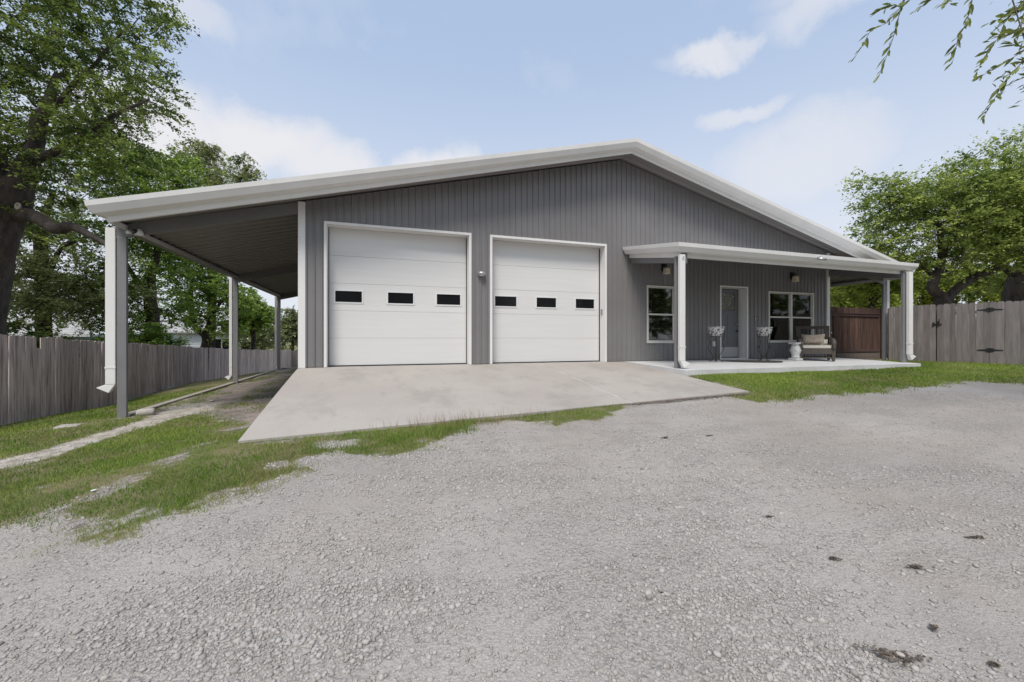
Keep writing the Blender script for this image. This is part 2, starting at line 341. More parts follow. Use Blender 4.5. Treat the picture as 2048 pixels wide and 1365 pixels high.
# ------------------------------------------------------------------ ground
GP=np.array([(0,0,-.98),(0,-6,-1.15),(-8,-2,-1.35),(-6,2,-1.22),(8,0,-.72),(16,0,-.4),(22,4,-.2),(16,6,-.16),(17.4,9,-.14),(14,6.9,-.17),(10,7.0,-.2),(6.6,7.1,-.2),(6.4,5.6,-.37),(2.4,5.55,-.505),(0.4,5.55,-.575),(4.4,5.55,-.43),(-4.58,12.9,-.895),(-3,13,-.885),(-4.58,19.5,-.91),(-1.58,5.6,-.65),
(-1.6,7.6,-.82),(-1.6,9.6,-.88),(-4.58,9.68,-.89),(-4.58,16,-.9),(-4.58,23,-.93),(-1.6,16,-.88),(-1.6,23,-.9),(-4,5.5,-.92),(-6.2,9.7,-1.0),(-7.2,11,-1.13),(-7.2,14.5,-1.27),(-7.4,26,-1.83),(-7.6,42,-2.28),(-7,6,-1.15),
(-14,8,-1.35),(-14,26,-2.1),(-3,30,-1.6),(5,30,-1.4),(20,30,-1.0),(0,44,-2.2),(25,15,-.3),(40,40,-1.5),(-40,40,-3),(0,80,-3.2),(5,15,-.85),(12,15,-.6),(12,-8,-.8),(-14,-8,-1.6),(60,0,-.5),(-60,0,-2.5)])
def _fit():
    n=len(GP); P=GP[:,:2]
    r=np.linalg.norm(P[:,None]-P[None],axis=2); K=np.sqrt(r*r+1.0)
    A=np.zeros((n+3,n+3)); A[:n,:n]=K; A[:n,n]=1; A[:n,n+1:]=P; A[n:,:n]=A[:n,n:].T
    return np.linalg.solve(A,np.concatenate([GP[:,2],[0,0,0]]))
GW=_fit()
def gz(x,y):
    x=np.asarray(x,float); y=np.asarray(y,float); s=x.shape
    x=x.ravel();y=y.ravel(); out=GW[-3]+GW[-2]*x+GW[-1]*y
    for (px,py,_),w in zip(GP,GW): out=out+w*np.sqrt((x-px)**2+(y-py)**2+1.0)
    return out.reshape(s)
def sdist(poly, X, Y):
    """signed distance, positive inside"""
    X = np.asarray(X, float); Y = np.asarray(Y, float); d = np.full(X.shape, 1e9); ins = np.zeros(X.shape, bool); n = len(poly)
    for i in range(n):
        x0, y0 = poly[i]; x1, y1 = poly[(i+1) % n]; ex, ey = x1-x0, y1-y0
        t = np.clip(((X-x0)*ex+(Y-y0)*ey)/(ex*ex+ey*ey+1e-12), 0, 1)
        d = np.minimum(d, np.hypot(X-x0-t*ex, Y-y0-t*ey))
        c = ((y0 > Y) != (y1 > Y)) & (X < (x1-x0)*(Y-y0)/((y1-y0) if y1 != y0 else 1e-9)+x0); ins ^= c
    return np.where(ins, d, -d)
def fnoise(X, Y, s, seed=0):
    rg = np.random.default_rng(seed+5); o = np.zeros(np.shape(X))
    for k in range(7):
        a = rg.uniform(0, 6.28); f = s*rg.uniform(.6, 2.2); o = o+np.sin((X*math.cos(a)+Y*math.sin(a))*f+rg.uniform(0, 6.28))/(.7+.25*k)
    return o/3.
XL, XR, YB = -1.58, 14.32, 23.1
LAWN_L = [(-9, 3.6), (-4.5, 3.9), (-2.66, 4.08), (-2.52, 4.12), (-2.14, 3.74), (-1.83, 3.49), (-1.68, 3.52), (-1.61, 3.77), (-1.31, 3.9), (-1.09, 3.96), (-0.82, 4.13), (-0.62, 4.27), (-0.63, 4.45), (-0.74, 4.69), (-0.36, 4.86), (-0.07, 4.63), (0.18, 4.48), (0.45, 4.6), (0.7, 4.8), (1.01, 4.98), (1.1, 5.5), (1.93, 5.45), (2.25, 4.93), (2.73, 5.02), (3.35, 5.28), (3.87, 5.68), (3.9, 5.9), (-1.5, 5.9), (-1.5, 60), (-7.15, 60), (-7.15, 20), (-7.1, 3.6)]
LAWN_L = LAWN_L[1:-1]+[(-7.1, 3.7)]
HOLES = [[(-0.74, 5.31), (-0.42, 5.33), (-0.08, 5.33), (-0.05, 5.12), (-0.29, 5.04), (-0.61, 5.11)], [(-2.75,4.12),(-2.2,4.1),(-1.75,3.95),(-1.8,3.75),(-2.2,3.75),(-2.9,4.0)], [(-1.35,4.15),(-1.0,4.2),(-0.75,4.3),(-0.8,4.2),(-1.3,4.0)]]
LAWN_R = [(14.5, 3.2), (13.2, 3.6), (12.06, 4.5), (11.88, 4.89), (11.95, 5.22), (10.9, 5.05), (9.36, 5.05), (7.91, 4.99), (6.89, 5.13), (6.33, 5.13), (5.85, 5.2), (5.87, 5.6), (6.45, 5.7), (6.45, 7.4), (14.1, 7.4), (14.1, 12), (17.2, 12), (18.1, 6), (18.8, 1.5), (16.5, 2.2)]
PATH = [(-5.3, 5.6), (-4.61, 7.2), (-4.42, 7.34), (-4.3, 8.0), (-4.2, 8.75), (-4.1, 9.9), (-4.4, 11.5), (-3.5, 11.5), (-3.3, 10.17), (-3.6, 9.33), (-3.8, 8.37), (-3.93, 7.53), (-4.0, 6.87), (-4.6, 5.6)]
DIRT = [(-4.5, 9.6), (-4.5, 23.5), (-1.5, 23.5), (-1.5, 8.4), (-2.0, 7.9), (-2.53, 8.75), (-2.96, 9.4), (-3.6, 9.8)]
TRACK = [(-2.25, 8.4), (-2.12, 6.17), (-2.14, 5.31), (-2.2, 4.77), (-2.34, 4.45), (-2.7, 4.2)]
def zones(X, Y):
    wob = .09*fnoise(X, Y, 7, 1)+.06*fnoise(X, Y, 17, 2)
    s = lambda d, w: np.clip(.5+d/w, 0, 1)
    g = np.maximum(s(sdist(LAWN_L, X, Y)+wob, .34), s(sdist(LAWN_R, X, Y)+wob*1.2, .5))
    for h in HOLES: g = g*(1-.75*s(sdist(h, X, Y)+wob*1.5, .3))
    dp = sdist(PATH, X, Y)+wob*.6; dd = sdist(DIRT, X, Y)+wob*1.4
    g = g*(1-s(dp, .25))*(1-.97*s(dd, .5))
    dt = np.full(np.shape(X), 9.)
    for a, b in zip(TRACK[:-1], TRACK[1:]):
        ex, ey = b[0]-a[0], b[1]-a[1]; t = np.clip(((X-a[0])*ex+(Y-a[1])*ey)/(ex*ex+ey*ey), 0, 1); dt = np.minimum(dt, np.hypot(X-a[0]-t*ex, Y-a[1]-t*ey))
    trk = np.clip(1.3-(dt+wob)/.2, 0, 1)*np.clip(.55+.5*fnoise(X, Y, 6, 8), .1, 1); g = g*(1-.72*trk)
    bare = np.clip((fnoise(X, Y, 3.4, 15)+.6*fnoise(X, Y, 8, 16)-.62)/.35, 0, 1)*np.clip((7.5-Y)/2, 0, 1)*(X < 3)*(sdist(LAWN_L, X, Y) > .12); g = g*(1-.62*bare)
    # dry, thin turf along the gravel margins
    far = ((X < -7.25) | (Y > 25) | (X > 17.9)) & (Y > 3)
    g = np.where(far, .9, g)
    return g, np.where(far, 0, np.maximum(s(dd, .5), np.maximum(.75*trk, .8*bare))), np.where(far, 0, s(dp, .25))
def axis(a, b, st, lo, hi):
    c = list(np.arange(a, b+1e-6, st)); x = b; d = st
    while x < hi: d *= 1.28; x += d; c.append(x)
    x = a; d = st; l = []
    while x > lo: d *= 1.28; x -= d; l.append(x)
    return np.array(l[::-1]+c)
gx = axis(-9, 19, .1, -400, 500); gy = axis(-1, 25, .1, -60, 600)
GX, GY = np.meshgrid(gx, gy); GZ = gz(GX, GY)
rr = np.hypot(GX, GY); GZ = np.where(rr > 70, np.maximum(GZ, -6), GZ); GZ = GZ*np.clip(1-(rr-70)/200, .35, 1)
GZ = GZ+.012*fnoise(GX, GY, 2.3, 9)+.005*fnoise(GX, GY, 9, 10)
zr, zd, zp = zones(GX, GY); nx, ny = len(gx), len(gy)
# the building covers this ground: keep it below the slabs
drv = (GX > -1.5) & (GX < 6.42) & (GY > 5.75) & (GY < 10); pr_ = (GX > 6.3) & (GX < 14.2) & (GY > 7.45) & (GY < 10)
ins = (GX > -1.45) & (GX < 14.2) & (GY > 9.8) & (GY < 23)
GZ = np.where(drv | pr_ | ins, np.minimum(GZ, -.95), GZ)
I = np.arange(nx*ny).reshape(ny, nx)
F = np.stack([I[:-1, :-1], I[:-1, 1:], I[1:, 1:], I[1:, :-1]], -1).reshape(-1, 4)
colr = np.stack([zr, zd, zp, np.ones_like(zr)], -1).reshape(-1, 4)
gme = npmesh('ground', np.stack([GX, GY, GZ], -1).reshape(-1, 3), F, 'ground', color=colr, smooth=True)
put('ground', gme, kind='structure', label='light grey crushed limestone gravel yard with soil under the lawns')

# driveway ramp: two poured slabs with a pale sealed joint between
def rampz(x, y):
    t = min(max((DW-y)/(DW-5.7), 0), 1); zf = -.61+(x+1.58)/7.98*.28
    return zf*(t**1.06)
def slabmesh(x0, x1, y0, y1, nx_, ny_, zf, th):
    mb = MB(); vs = []
    for j in range(ny_+1):
        for i in range(nx_+1):
            x = x0+(x1-x0)*i/nx_; y = y0+(y1-y0)*j/ny_; vs.append((x, y, zf(x, y)))
    n = len(vs); bt = [(x, y, z-th) for x, y, z in vs]; w = nx_+1; fs = []
    for j in range(ny_):
        for i in range(nx_): a = j*w+i; fs.append((a, a+1, a+w+1, a+w)); fs.append((n+a, n+a+w, n+a+w+1, n+a+1))
    for i in range(nx_): fs.append((i, n+i, n+i+1, i+1)); a = ny_*w+i; fs.append((a, a+1, n+a+1, n+a))
    for j in range(ny_): a = j*w; fs.append((a, a+w, n+a+w, n+a)); a = j*w+nx_; fs.append((a, n+a, n+a+w, a+w))
    return mb.add(vs+bt, fs)
JX = 3.93
d1 = obj('driveway', slabmesh(XL, JX-.025, 5.7, DW-.002, 24, 24, rampz, .2), 'drive', smooth=False, kind='structure', label='sloping stained concrete driveway ramp in front of the garage doors')
obj('concrete_slab', slabmesh(JX+.025, 6.395, 5.7, DW-.002, 12, 24, rampz, .2), 'drive', d1)
M['joint'] = mat('pale_joint_mortar', (.47, .455, .43), .85, (.33, .315, .295), 3)
obj('joint_strip', slabmesh(JX-.0248, JX+.0248, 5.705, DW-.004, 1, 24, lambda x, y: rampz(x, y)-.004, .18), 'joint', d1)
M['worn'] = mat('worn_pale_concrete', (.42, .40, .37), .85, (.36, .335, .305), 5)
ps = obj('porch_slab', slabmesh(6.4, 14.44, 7.3, DW-.002, 8, 4, lambda x, y: -.07*(DW-y)/2.38, .2), 'porchfloor', kind='structure', label='pale painted concrete porch slab')
def kz(x, y): return float(gz(x, y))
kb = MB()
for i in range(12):
    y0 = 9.9+i*1.12; a = slabmesh(-4.72, -4.56, y0, y0+1.10, 1, 1, lambda x, y: -.855, .3); kb.add(a.v, a.f)
a = slabmesh(-4.72, -1.6, 23.36, 23.52, 4, 1, lambda x, y: float(gz(-3, 23.4))+.06, .25); kb.add(a.v, a.f)
obj('kerb', kb, 'kerb', kind='structure', label='low concrete kerb along the carport posts')
# ------------------------------------------------------------------ the metal building
B = thing('metal_building', 'long grey ribbed metal shop house with white trim, gabled roof and carport', 'building', (XL, DW, 0))
def P(name, mb, m, smooth=False, bevel=0, parent=None, **pr):
    """part of the building, geometry given in world coordinates"""
    me = mesh_of(mb, name, m, smooth); par = parent or B
    o = put(name, me, par, **pr); o.matrix_parent_inverse.identity()
    w = Vector((0, 0, 0)); q = par
    while q: w += Vector(q.location); q = q.parent
    me.transform(__import__('mathutils').Matrix.Translation(-w))
    if bevel:
        b = o.modifiers.new('bevel', 'BEVEL'); b.width = bevel; b.segments = 2; b.limit_method = 'ANGLE'
    return o
XRG, ZRT, PITCH = 6.29, 5.727, .25
XEL, XER, YF = XRG-11.02, XRG+11.02, DW-.781
SH = .235                                    # underside of the roof sheet below the fascia's top edge
def zroof(x): return ZRT-PITCH*abs(x-XRG)
def zsheet(x): return zroof(x)-SH
openings = [(-1.02, 2.11, -1, 3.10), (2.685, 5.815, -1, 3.10), (7.19, 8.06, .545, 2.065), (9.77, 10.745, -1, 2.155), (11.69, 13.56, .545, 2.065)]
PER = .1524
def profile(x):                             # height of the rib at x
    u = (x+1.44) % PER
    if u < .009: return .028*u/.009
    if u < .027: return .028
    if u < .036: return .028*(1-(u-.027)/.009)
    return 0.
def siding(x0, x1, y, zb, ztop, ops, name='siding_panel'):
    pan = .9144; k = 0; xa = x0
    while xa < x1-1e-6:
        xb = min(xa+pan, x1); br = {round(xa, 5), round(xb, 5)}
        n0 = math.floor((xa+1.44)/PER)-1
        for q in range(n0, n0+9):
            for d in (0, .009, .027, .036):
                v = -1.44+q*PER+d
                if xa < v < xb: br.add(round(v, 5))
        for o in ops:
            for v in (o[0], o[1]):
                if xa < v < xb: br.add(round(v, 5))
        if xa < XRG < xb: br.add(XRG)
        br = sorted(br); mb = MB(); lowp = MB(); full = any(o[0] <= xa+.01 and o[1] >= xb-.01 and o[2] > zb for o in ops)
        for a, b in zip(br[:-1], br[1:]):
            if b-a < 1e-4: continue
            segs = [(zb, None)]; mid = (a+b)/2
            for o in ops:
                if o[0] < mid < o[1]:
                    segs = [(zb, o[2])] if o[2] > zb else []
                    segs.append((o[3], None))
            ya, yb = y-profile(a+1e-6), y-profile(b-1e-6)
            for lo, hi in segs:
                ha, hb = (hi, hi) if hi is not None else (ztop(a), ztop(b))
                (lowp if full and hi is not None else mb).add([(a, ya, lo), (b, yb, lo), (b, yb, hb), (a, ya, ha), (a, y+.03, lo), (b, y+.03, lo), (b, y+.03, hb), (a, y+.03, ha)],
                       [(0, 1, 2, 3), (4, 7, 6, 5), (0, 4, 5, 1), (3, 2, 6, 7)])
        # screws down the flats
        P(name, mb, 'siding')
        if full: P(name, lowp, 'siding')
        xa = xb
siding(-1.44, 14.2, DW-.001, .012, lambda x: zsheet(x)-.004, openings)
sc = MB()
for zz in (.08, 1.2, 2.45, 3.6, 4.7):
    x = -1.44+.095
    while x < 14.1:
        if zz < zsheet(x)-.1 and not any(o[0]-.08 < x < o[1]+.08 and zz < o[3]+.06 and zz > o[2]-.06 for o in openings):
            sc.box(x-.006, x+.006, DW-.008, DW, zz-.006, zz+.006)
        x += PER*2
o = P('screws', sc, 'post'); o['kind'] = 'stuff'
# side and back walls (plain sheets with ribs joined)
P('side_wall', MB().box(XL+.02, XL+.06, DW+.06, YB, -.002, zsheet(XL)-.01), 'siding'); sw = MB(); sw.box(XR-.06, XR-.02, DW+.06, YB, -.002, zsheet(XR)-.01)
P('side_wall', sw, 'siding')
bw = MB(); bw.add([(XL, YB-.04, 0), (XR, YB-.04, 0), (XR, YB-.04, zsheet(XR)-.01), (XRG, YB-.04, zsheet(XRG)-.01), (XL, YB-.04, zsheet(XL)-.01),
                   (XL, YB, 0), (XR, YB, 0), (XR, YB, zsheet(XR)-.01), (XRG, YB, zsheet(XRG)-.01), (XL, YB, zsheet(XL)-.01)],
                  [(0, 1, 2, 3, 4), (9, 8, 7, 6, 5), (0, 5, 6, 1), (1, 6, 7, 2), (4, 9, 5, 0)])
P('back_wall', bw, 'siding')
rb = MB()
for k in range(43):
    y = DW+.3+k*.3048; 
    if y < YB-.1: rb.box(XL-.004, XL+.02, y, y+.04, 0, zsheet(XL)-.03); rb.box(XR-.02, XR+.004, y, y+.04, 0, zsheet(XR)-.03)
o = P('wall_ribs', rb, 'siding'); o['kind'] = 'stuff'
P('foundation', MB().box(XL+.01, XR-.01, DW+.004, YB, -1.5, -.004), 'conc_f')
# corner trims
P('corner_trim', MB().box(XL, -1.44, DW-.035, DW+.10, 0, zsheet(-1.5)-.02), 'white')
P('corner_trim', MB().box(14.2, 14.335, DW-.035, DW+.10, 0, zsheet(14.3)-.02), 'white')
# ---- roof sheets: panels whose ribs run down the slope
def sheet_profile(y):
    u = (y-YF) % .3048
    for a, b, h in ((0, .02, 0), (.02, .05, 1), (.05, .08, 0)): pass
    return 0
def roof_panel(xa, xb, y0, y1, zf):
    mb = MB(); ys = [y0]; hs = [0.]
    y = y0
    while y < y1-1e-6:
        for d, h in ((.09, 0.), (.105, -.028), (.135, -.028), (.15, 0.), (.3048, 0.)):
            if y+d <= y1+1e-6: ys.append(y+d); hs.append(h)
        y += .3048
    n = len(ys); vs = []
    for yy, h in zip(ys, hs): vs += [(xa, yy, zf(xa, yy)-h*-1), (xb, yy, zf(xb, yy)-h*-1)]
    for yy, h in zip(ys, hs): vs += [(xa, yy, zf(xa, yy)+.05), (xb, yy, zf(xb, yy)+.05)]
    fs = []
    for i in range(n-1):
        a = 2*i; fs.append((a, a+2, a+3, a+1)); b = 2*n+a; fs.append((b, b+1, b+3, b+2))
    e = 2*(n-1); fs += [(0, 1, 2*n+1, 2*n), (e, 2*n+e, 2*n+e+1, e+1)]
    return mb.add(vs, fs)
y = YF+.24
k = 0
while y < YB+.3:
    y1 = min(y+.9144, YB+.35)
    P('roof_panel', roof_panel(XEL+.2, XRG, y, y1, lambda x, yy: zsheet(x)+.028), 'soffit')
    P('roof_panel', roof_panel(XRG, XER-.2, y, y1, lambda x, yy: zsheet(x)+.028), 'soffit')
    y = y1
top = MB()
for xa, xb in ((XEL+.05, XRG), (XRG, XER-.05)):
    z0, z1 = zroof(xa)-.03, zroof(xb)-.03
    top.add([(xa, YF+.1, z0), (xb, YF+.1, z1), (xb, YB+.35, z1), (xa, YB+.35, z0), (xa, YF+.1, z0-.06), (xb, YF+.1, z1-.06), (xb, YB+.35, z1-.06), (xa, YB+.35, z0-.06)],
            [(0, 1, 2, 3), (4, 7, 6, 5), (0, 4, 5, 1), (2, 6, 7, 3), (0, 3, 7, 4), (1, 5, 6, 2)])
P('roof_deck', top, 'roofmetal')
# ---- trims: one gutter-like profile (inward, down) swept along an eave or rake
PROF = [(.26, .0), (.0, .0), (.012, .085), (.075, .185), (.205, .192), (.207, .245), (.213, .285), (.235, .285), (.235, .20)]
def sweep(a, b, ia, ib, prof=PROF, k=1.0):
    """a, b end points (x, y, ztop); ia, ib unit-offset inward vectors at each end (already mitred)"""
    mb = MB(); vs = []
    for p, iv in ((a, ia), (b, ib)):
        for o_, d in prof: vs.append((p[0]+iv[0]*o_, p[1]+iv[1]*o_, p[2]-d*k))
    n = len(prof); fs = [(i, i+1, n+i+1, n+i) for i in range(n-1)]
    # inner skin so that the trim has thickness
    mb.add(vs, fs); vs2 = []
    for p, iv in ((a, ia), (b, ib)):
        for o_, d in prof: vs2.append((p[0]+iv[0]*(o_+.006), p[1]+iv[1]*(o_+.006), p[2]-d*k-.004))
    mb.add(vs2, [(i, n+i, n+i+1, i+1) for i in range(n-1)])
    return mb
ZE = ZRT-PITCH*11.02
P('rake_trim', sweep((XEL, YF, ZE), (XRG, YF, ZRT), (1, 1), (0, 1), k=1.03), 'white')
P('rake_trim', sweep((XRG, YF, ZRT), (XER, YF, ZE), (0, 1), (-1, 1), k=1.03), 'white')
P('eave_gutter', sweep((XEL, YB+.4, ZE), (XEL, YF, ZE), (1, 0), (1, 1), k=1.03), 'white')
P('eave_gutter', sweep((XER, YF, ZE), (XER, YB+.4, ZE), (-1, 1), (-1, 0), k=1.03), 'white')
rt = MB()   # back rake
P('rake_trim', sweep((XRG, YB+.4, ZRT), (XEL, YB+.4, ZE), (0, -1), (1, -1)), 'white')
P('rake_trim', sweep((XER, YB+.4, ZE), (XRG, YB+.4, ZRT), (-1, -1), (0, -1)), 'white')
# thin joints in the rake trim every 3 m
for x in (-1.9, 1.2, 4.2, 8.5, 11.6, 14.6):
    z = zroof(x); P('trim_joint', sweep((x, YF-.003, z+.003), (x+.035, YF-.003, zroof(x+.035)+.003), (0, 1), (0, 1), [p for p in PROF], k=1.04), 'white')
# soffit closure between rake trim and wall
zz = MB()
# ---- frames of the lean-tos: posts and rafters
PX = XEL+.24
posts = []
def rafter(xa, xb, y, depth, t=.10):
    mb = MB(); f = lambda x: zsheet(x)-.004
    for (dy0, dy1, dz0, dz1) in ((-t/2, t/2, -depth, 0),):
        mb.hexa([(xa, y+dy0, f(xa)-depth), (xb, y+dy0, f(xb)-depth), (xb, y+dy1, f(xb)-depth), (xa, y+dy1, f(xa)-depth), (xa, y+dy0, f(xa)), (xb, y+dy0, f(xb)), (xb, y+dy1, f(xb)), (xa, y+dy1, f(xa))])
    return mb
for i in range(3):
    yy = DW+i*6.56 if i < 2 else DW+13.12
    gzv = kz(-4.6, yy)-.15
    P('post', MB().box(-4.655, -4.51, yy-.005, yy+.062, gzv, zsheet(-4.6)-.22), 'post', bevel=.006)
    P('rafter', rafter(-4.68, XL+.0 if i == 0 else XL, yy+.035, .235, .07), 'sidetrim')
    gr = kz(17.15, yy)-.15
    P('post', MB().box(17.07, 17.215, yy-.005, yy+.062, gr, zsheet(17.15)-.22), 'post', bevel=.006)
    P('rafter', rafter(14.338, 17.25, yy+.035, .235, .07), 'sidetrim')
# eave beams along the posts
P('eave_beam', MB().box(-4.64, -4.50, DW+.17, YB, zsheet(-4.6)-.10, zsheet(-4.6)-.02), 'sidetrim')
P('eave_beam', MB().box(17.08, 17.22, DW+.17, YB, zsheet(17.15)-.10, zsheet(17.15)-.02), 'sidetrim')
# ---- downspouts
def downspout(x0, x1, y0, y1, ztop, zbot, kick, seam=True):
    mb = MB(); mb.box(x0, x1, y0, y1, zbot, ztop)
    w = x1-x0
    # elbow that kicks out sideways
    if kick < 0: a = (x0, x1); sx = -1
    else: a = (x0, x1); sx = 1
    dx, dz = .13*sx, -.10
    p = [(x0, y0, zbot), (x1, y0, zbot), (x1, y1, zbot), (x0, y1, zbot)]
    n_ = (dx, dz)
    if sx > 0:
        q = [(x0+dx*.75, y0-.004, zbot-.155), (x1+dx, y0-.004, zbot-.055), (x1+dx, y1+.004, zbot-.055), (x0+dx*.75, y1+.004, zbot-.155)]
    else:
        q = [(x0+dx, y0-.004, zbot-.055), (x1+dx*.75, y0-.004, zbot-.155), (x1+dx*.75, y1+.004, zbot-.155), (x0+dx, y1+.004, zbot-.055)]
    mb.add(p+q, [(0, 1, 5, 4), (1, 2, 6, 5), (2, 3, 7, 6), (3, 0, 4, 7)])
    c = P('downspout', mb, 'white', bevel=.008)
    in_ = MB(); g = [Vector(v) for v in q]; ctr = sum(g, Vector())/4; q2 = [tuple(ctr+(v-ctr)*.86+Vector((0, 0, .006))) for v in g]; in_.add(q2, [(0, 3, 2, 1)])  # dark sheet across the open end paints the shade inside the spout
    m_ = put('spout_mouth_shade', mesh_of(in_, 'spout_mouth_shade', 'rubber_and_shade'), c); m_.data.transform(__import__('mathutils').Matrix.Translation(-Vector(B.location)))
    st = MB().box(x0-.006, x1+.006, y0-.006, y1, zbot+.30, zbot+.33)
    s_ = put('strap', mesh_of(st, 'strap', 'white'), c); s_.data.transform(__import__('mathutils').Matrix.Translation(-Vector(B.location)))
    return c
downspout(-4.825, -4.672, DW-.02, DW+.07, ZE-.27, -.24, -1)
downspout(-4.76, -4.672, DW+6.56-.02, DW+6.56+.06, ZE-.27, -.62, -1)
downspout(-4.76, -4.672, DW+13.12-.02, DW+13.12+.06, ZE-.27, -.62, -1)
downspout(17.242, 17.37, DW-.02, DW+.12, ZE-.27, .1, 1)
# ---- porch
GY0, GXL, GXR = 7.47, 6.355, 14.70
def zp_top(y): return 2.765+.16*(y-GY0)
P('porch_gutter', sweep((GXL, GY0, zp_top(GY0)), (GXR, GY0, zp_top(GY0)), (1, 1), (-1, 1)), 'white')
P('porch_rake_trim', sweep((GXL, DW-.03, zp_top(DW)), (GXL, GY0, zp_top(GY0)), (1, 0), (1, 1)), 'white')
P('porch_rake_trim', sweep((GXR, GY0, zp_top(GY0)), (GXR, DW+.1, zp_top(DW)), (-1, 1), (-1, 0)), 'white')
pt = MB(); ya, yb = GY0+.1, DW-.03
pt.hexa([(GXL+.1, ya, zp_top(ya)-.06), (GXR-.1, ya, zp_top(ya)-.06), (GXR-.1, yb, zp_top(yb)-.06), (GXL+.1, yb, zp_top(yb)-.06), (GXL+.1, ya, zp_top(ya)-.012), (GXR-.1, ya, zp_top(ya)-.012), (GXR-.1, yb, zp_top(yb)-.012), (GXL+.1, yb, zp_top(yb)-.012)])
P('porch_roof_deck', pt, 'roofmetal')
x = GXL+.23; ya = GY0+.24
while x < GXR-.25:
    x1 = min(x+.9144, GXR-.23); mb = MB(); xs = [x]; hs = [0]; q = x
    while q < x1-1e-6:
        for d, h in ((.09, 0.), (.105, -.028), (.135, -.028), (.15, 0.), (.3048, 0.)):
            if q+d <= x1+1e-6: xs.append(q+d); hs.append(h)
        q += .3048
    vs = []; n = len(xs); zf = lambda y: zp_top(y)-.19
    for a, h in zip(xs, hs): vs += [(a, ya, zf(ya)+h), (a, yb, zf(yb)+h)]
    for a, h in zip(xs, hs): vs += [(a, ya, zf(ya)+.04), (a, yb, zf(yb)+.04)]
    fs = []
    for i in range(n-1): a = 2*i; fs.append((a, a+1, a+3, a+2)); b = 2*n+a; fs.append((b, b+2, b+3, b+1))
    P('porch_roof_panel', mb.add(vs, fs), 'soffit'); x = x1
def slopebeam(x0, x1):
    mb = MB(); a, b = 7.62, DW-.03; zt = lambda y: zp_top(y)-.225
    return mb.hexa([(x0, a, zt(a)-.225), (x1, a, zt(a)-.225), (x1, b, zt(b)-.20), (x0, b, zt(b)-.20), (x0, a, zt(a)), (x1, a, zt(a)), (x1, b, zt(b)), (x0, b, zt(b))])
P('porch_beam', slopebeam(6.60, 6.72), 'sidetrim')
P('porch_beam', slopebeam(14.27, 14.39), 'sidetrim')
P('porch_beam', MB().box(6.721, 14.059, 7.74, 7.82, 2.50, 2.56), 'sidetrim')
P('porch_post', MB().box(6.475, 6.61, 7.70, 7.765, -.06, 2.50), 'post', bevel=.006)
P('porch_post', MB().box(14.25, 14.40, 7.60, 7.665, -.10, 2.50), 'post', bevel=.006)
ds1 = downspout(6.46, 6.60, 7.54, 7.62, 2.515, .12, 1)
downspout(14.33, 14.49, 7.50, 7.58, 2.515, .17, 1)
# ---- opening trims
def opening_trim(x0, x1, z0, z1, w, sill, m='white', y=DW-.034, yb=DW+.02, name='door_trim'):
    mb = MB(); mb.box(x0, x0+w, y, yb, z0, z1-w); mb.box(x1-w, x1, y, yb, z0, z1-w); mb.box(x0, x1, y, yb, z1-w, z1)
    if sill: mb.box(x0+w, x1-w, y, yb, z0, z0+w)
    return P(name, mb, m, bevel=.004)
def recess(x0, x1, z1, depth):
    mb = MB(); y0, y1 = DW+.021, DW+depth
    mb.box(x0-.03, x0, y0, y1, 0, z1+.03); mb.box(x1, x1+.03, y0, y1, 0, z1+.03); mb.box(x0, x1, y0, y1, z1, z1+.03)
    return P('door_jamb', mb, 'white')
for k, (xo, tlx, trx, panes) in enumerate([(-1.081, -1.02, 2.105, [(-.88, -.32), (.25, .82), (1.375, 1.945)]), (2.624, 2.685, 5.81, [(2.83, 3.40), (3.955, 4.51), (5.085, 5.645)])]):
    opening_trim(xo, xo+3.2436, 0, 3.157, .058, False)
    recess(tlx, trx, 3.10, .27)
    # garage door: dark backing and seals, with five sections and three windows
    yb = DW+.262
    gd = P('garage_door', MB().box(tlx, trx, yb+.05, yb+.07, 0, 3.10).box(tlx, tlx+.012, yb-.03, yb+.05, 0, 3.08).box(trx-.012, trx, yb-.03, yb+.05, 0, 3.08).box(tlx+.012, trx-.012, yb-.028, yb+.05, .0, .018), 'rubber_and_shade')
    hs = 3.078/5
    for s_ in range(5):
        z0 = .02+s_*hs+.0018; z1 = .02+(s_+1)*hs-.0018; xs0, xs1 = tlx+.014, trx-.014; mb = MB()
        if s_ != 2: mb.box(xs0, xs1, yb, yb+.045, z0, z1)
        else:
            wz0, wz1 = 1.445, 1.695; mb.box(xs0, xs1, yb, yb+.045, z0, wz0); mb.box(xs0, xs1, yb, yb+.045, wz1, z1); c = xs0
            for a, b in panes: mb.box(c, a, yb, yb+.045, wz0, wz1); c = b
            mb.box(c, xs1, yb, yb+.045, wz0, wz1)
        P('door_section', mb, 'door', parent=None) if False else None
        me = mesh_of(mb, 'door_section', 'door'); me.transform(__import__('mathutils').Matrix.Translation(-Vector(B.location)))
        o = put('door_section', me, gd)
        b_ = o.modifiers.new('bevel', 'BEVEL'); b_.width = .0025; b_.segments = 2; b_.limit_method = 'ANGLE'
    for a, b in panes:
        fr = MB(); t = .03
        fr.box(a-t, b+t, yb-.012, yb-.0005, 1.695, 1.695+t); fr.box(a-t, b+t, yb-.012, yb-.0005, 1.445-t, 1.445); fr.box(a-t, a, yb-.012, yb-.0005, 1.445, 1.695); fr.box(b, b+t, yb-.012, yb-.0005, 1.445, 1.695)
        for nm, mb, m in (('window_frame', fr, 'plastic'), ('window_pane', MB().box(a+.001, b-.001, yb+.012, yb+.02, 1.446, 1.694), 'darkglass')):
            me = mesh_of(mb, nm, m); me.transform(__import__('mathutils').Matrix.Translation(-Vector(B.location))); put(nm, me, gd)
T_B = __import__('mathutils').Matrix.Translation(-Vector(B.location))
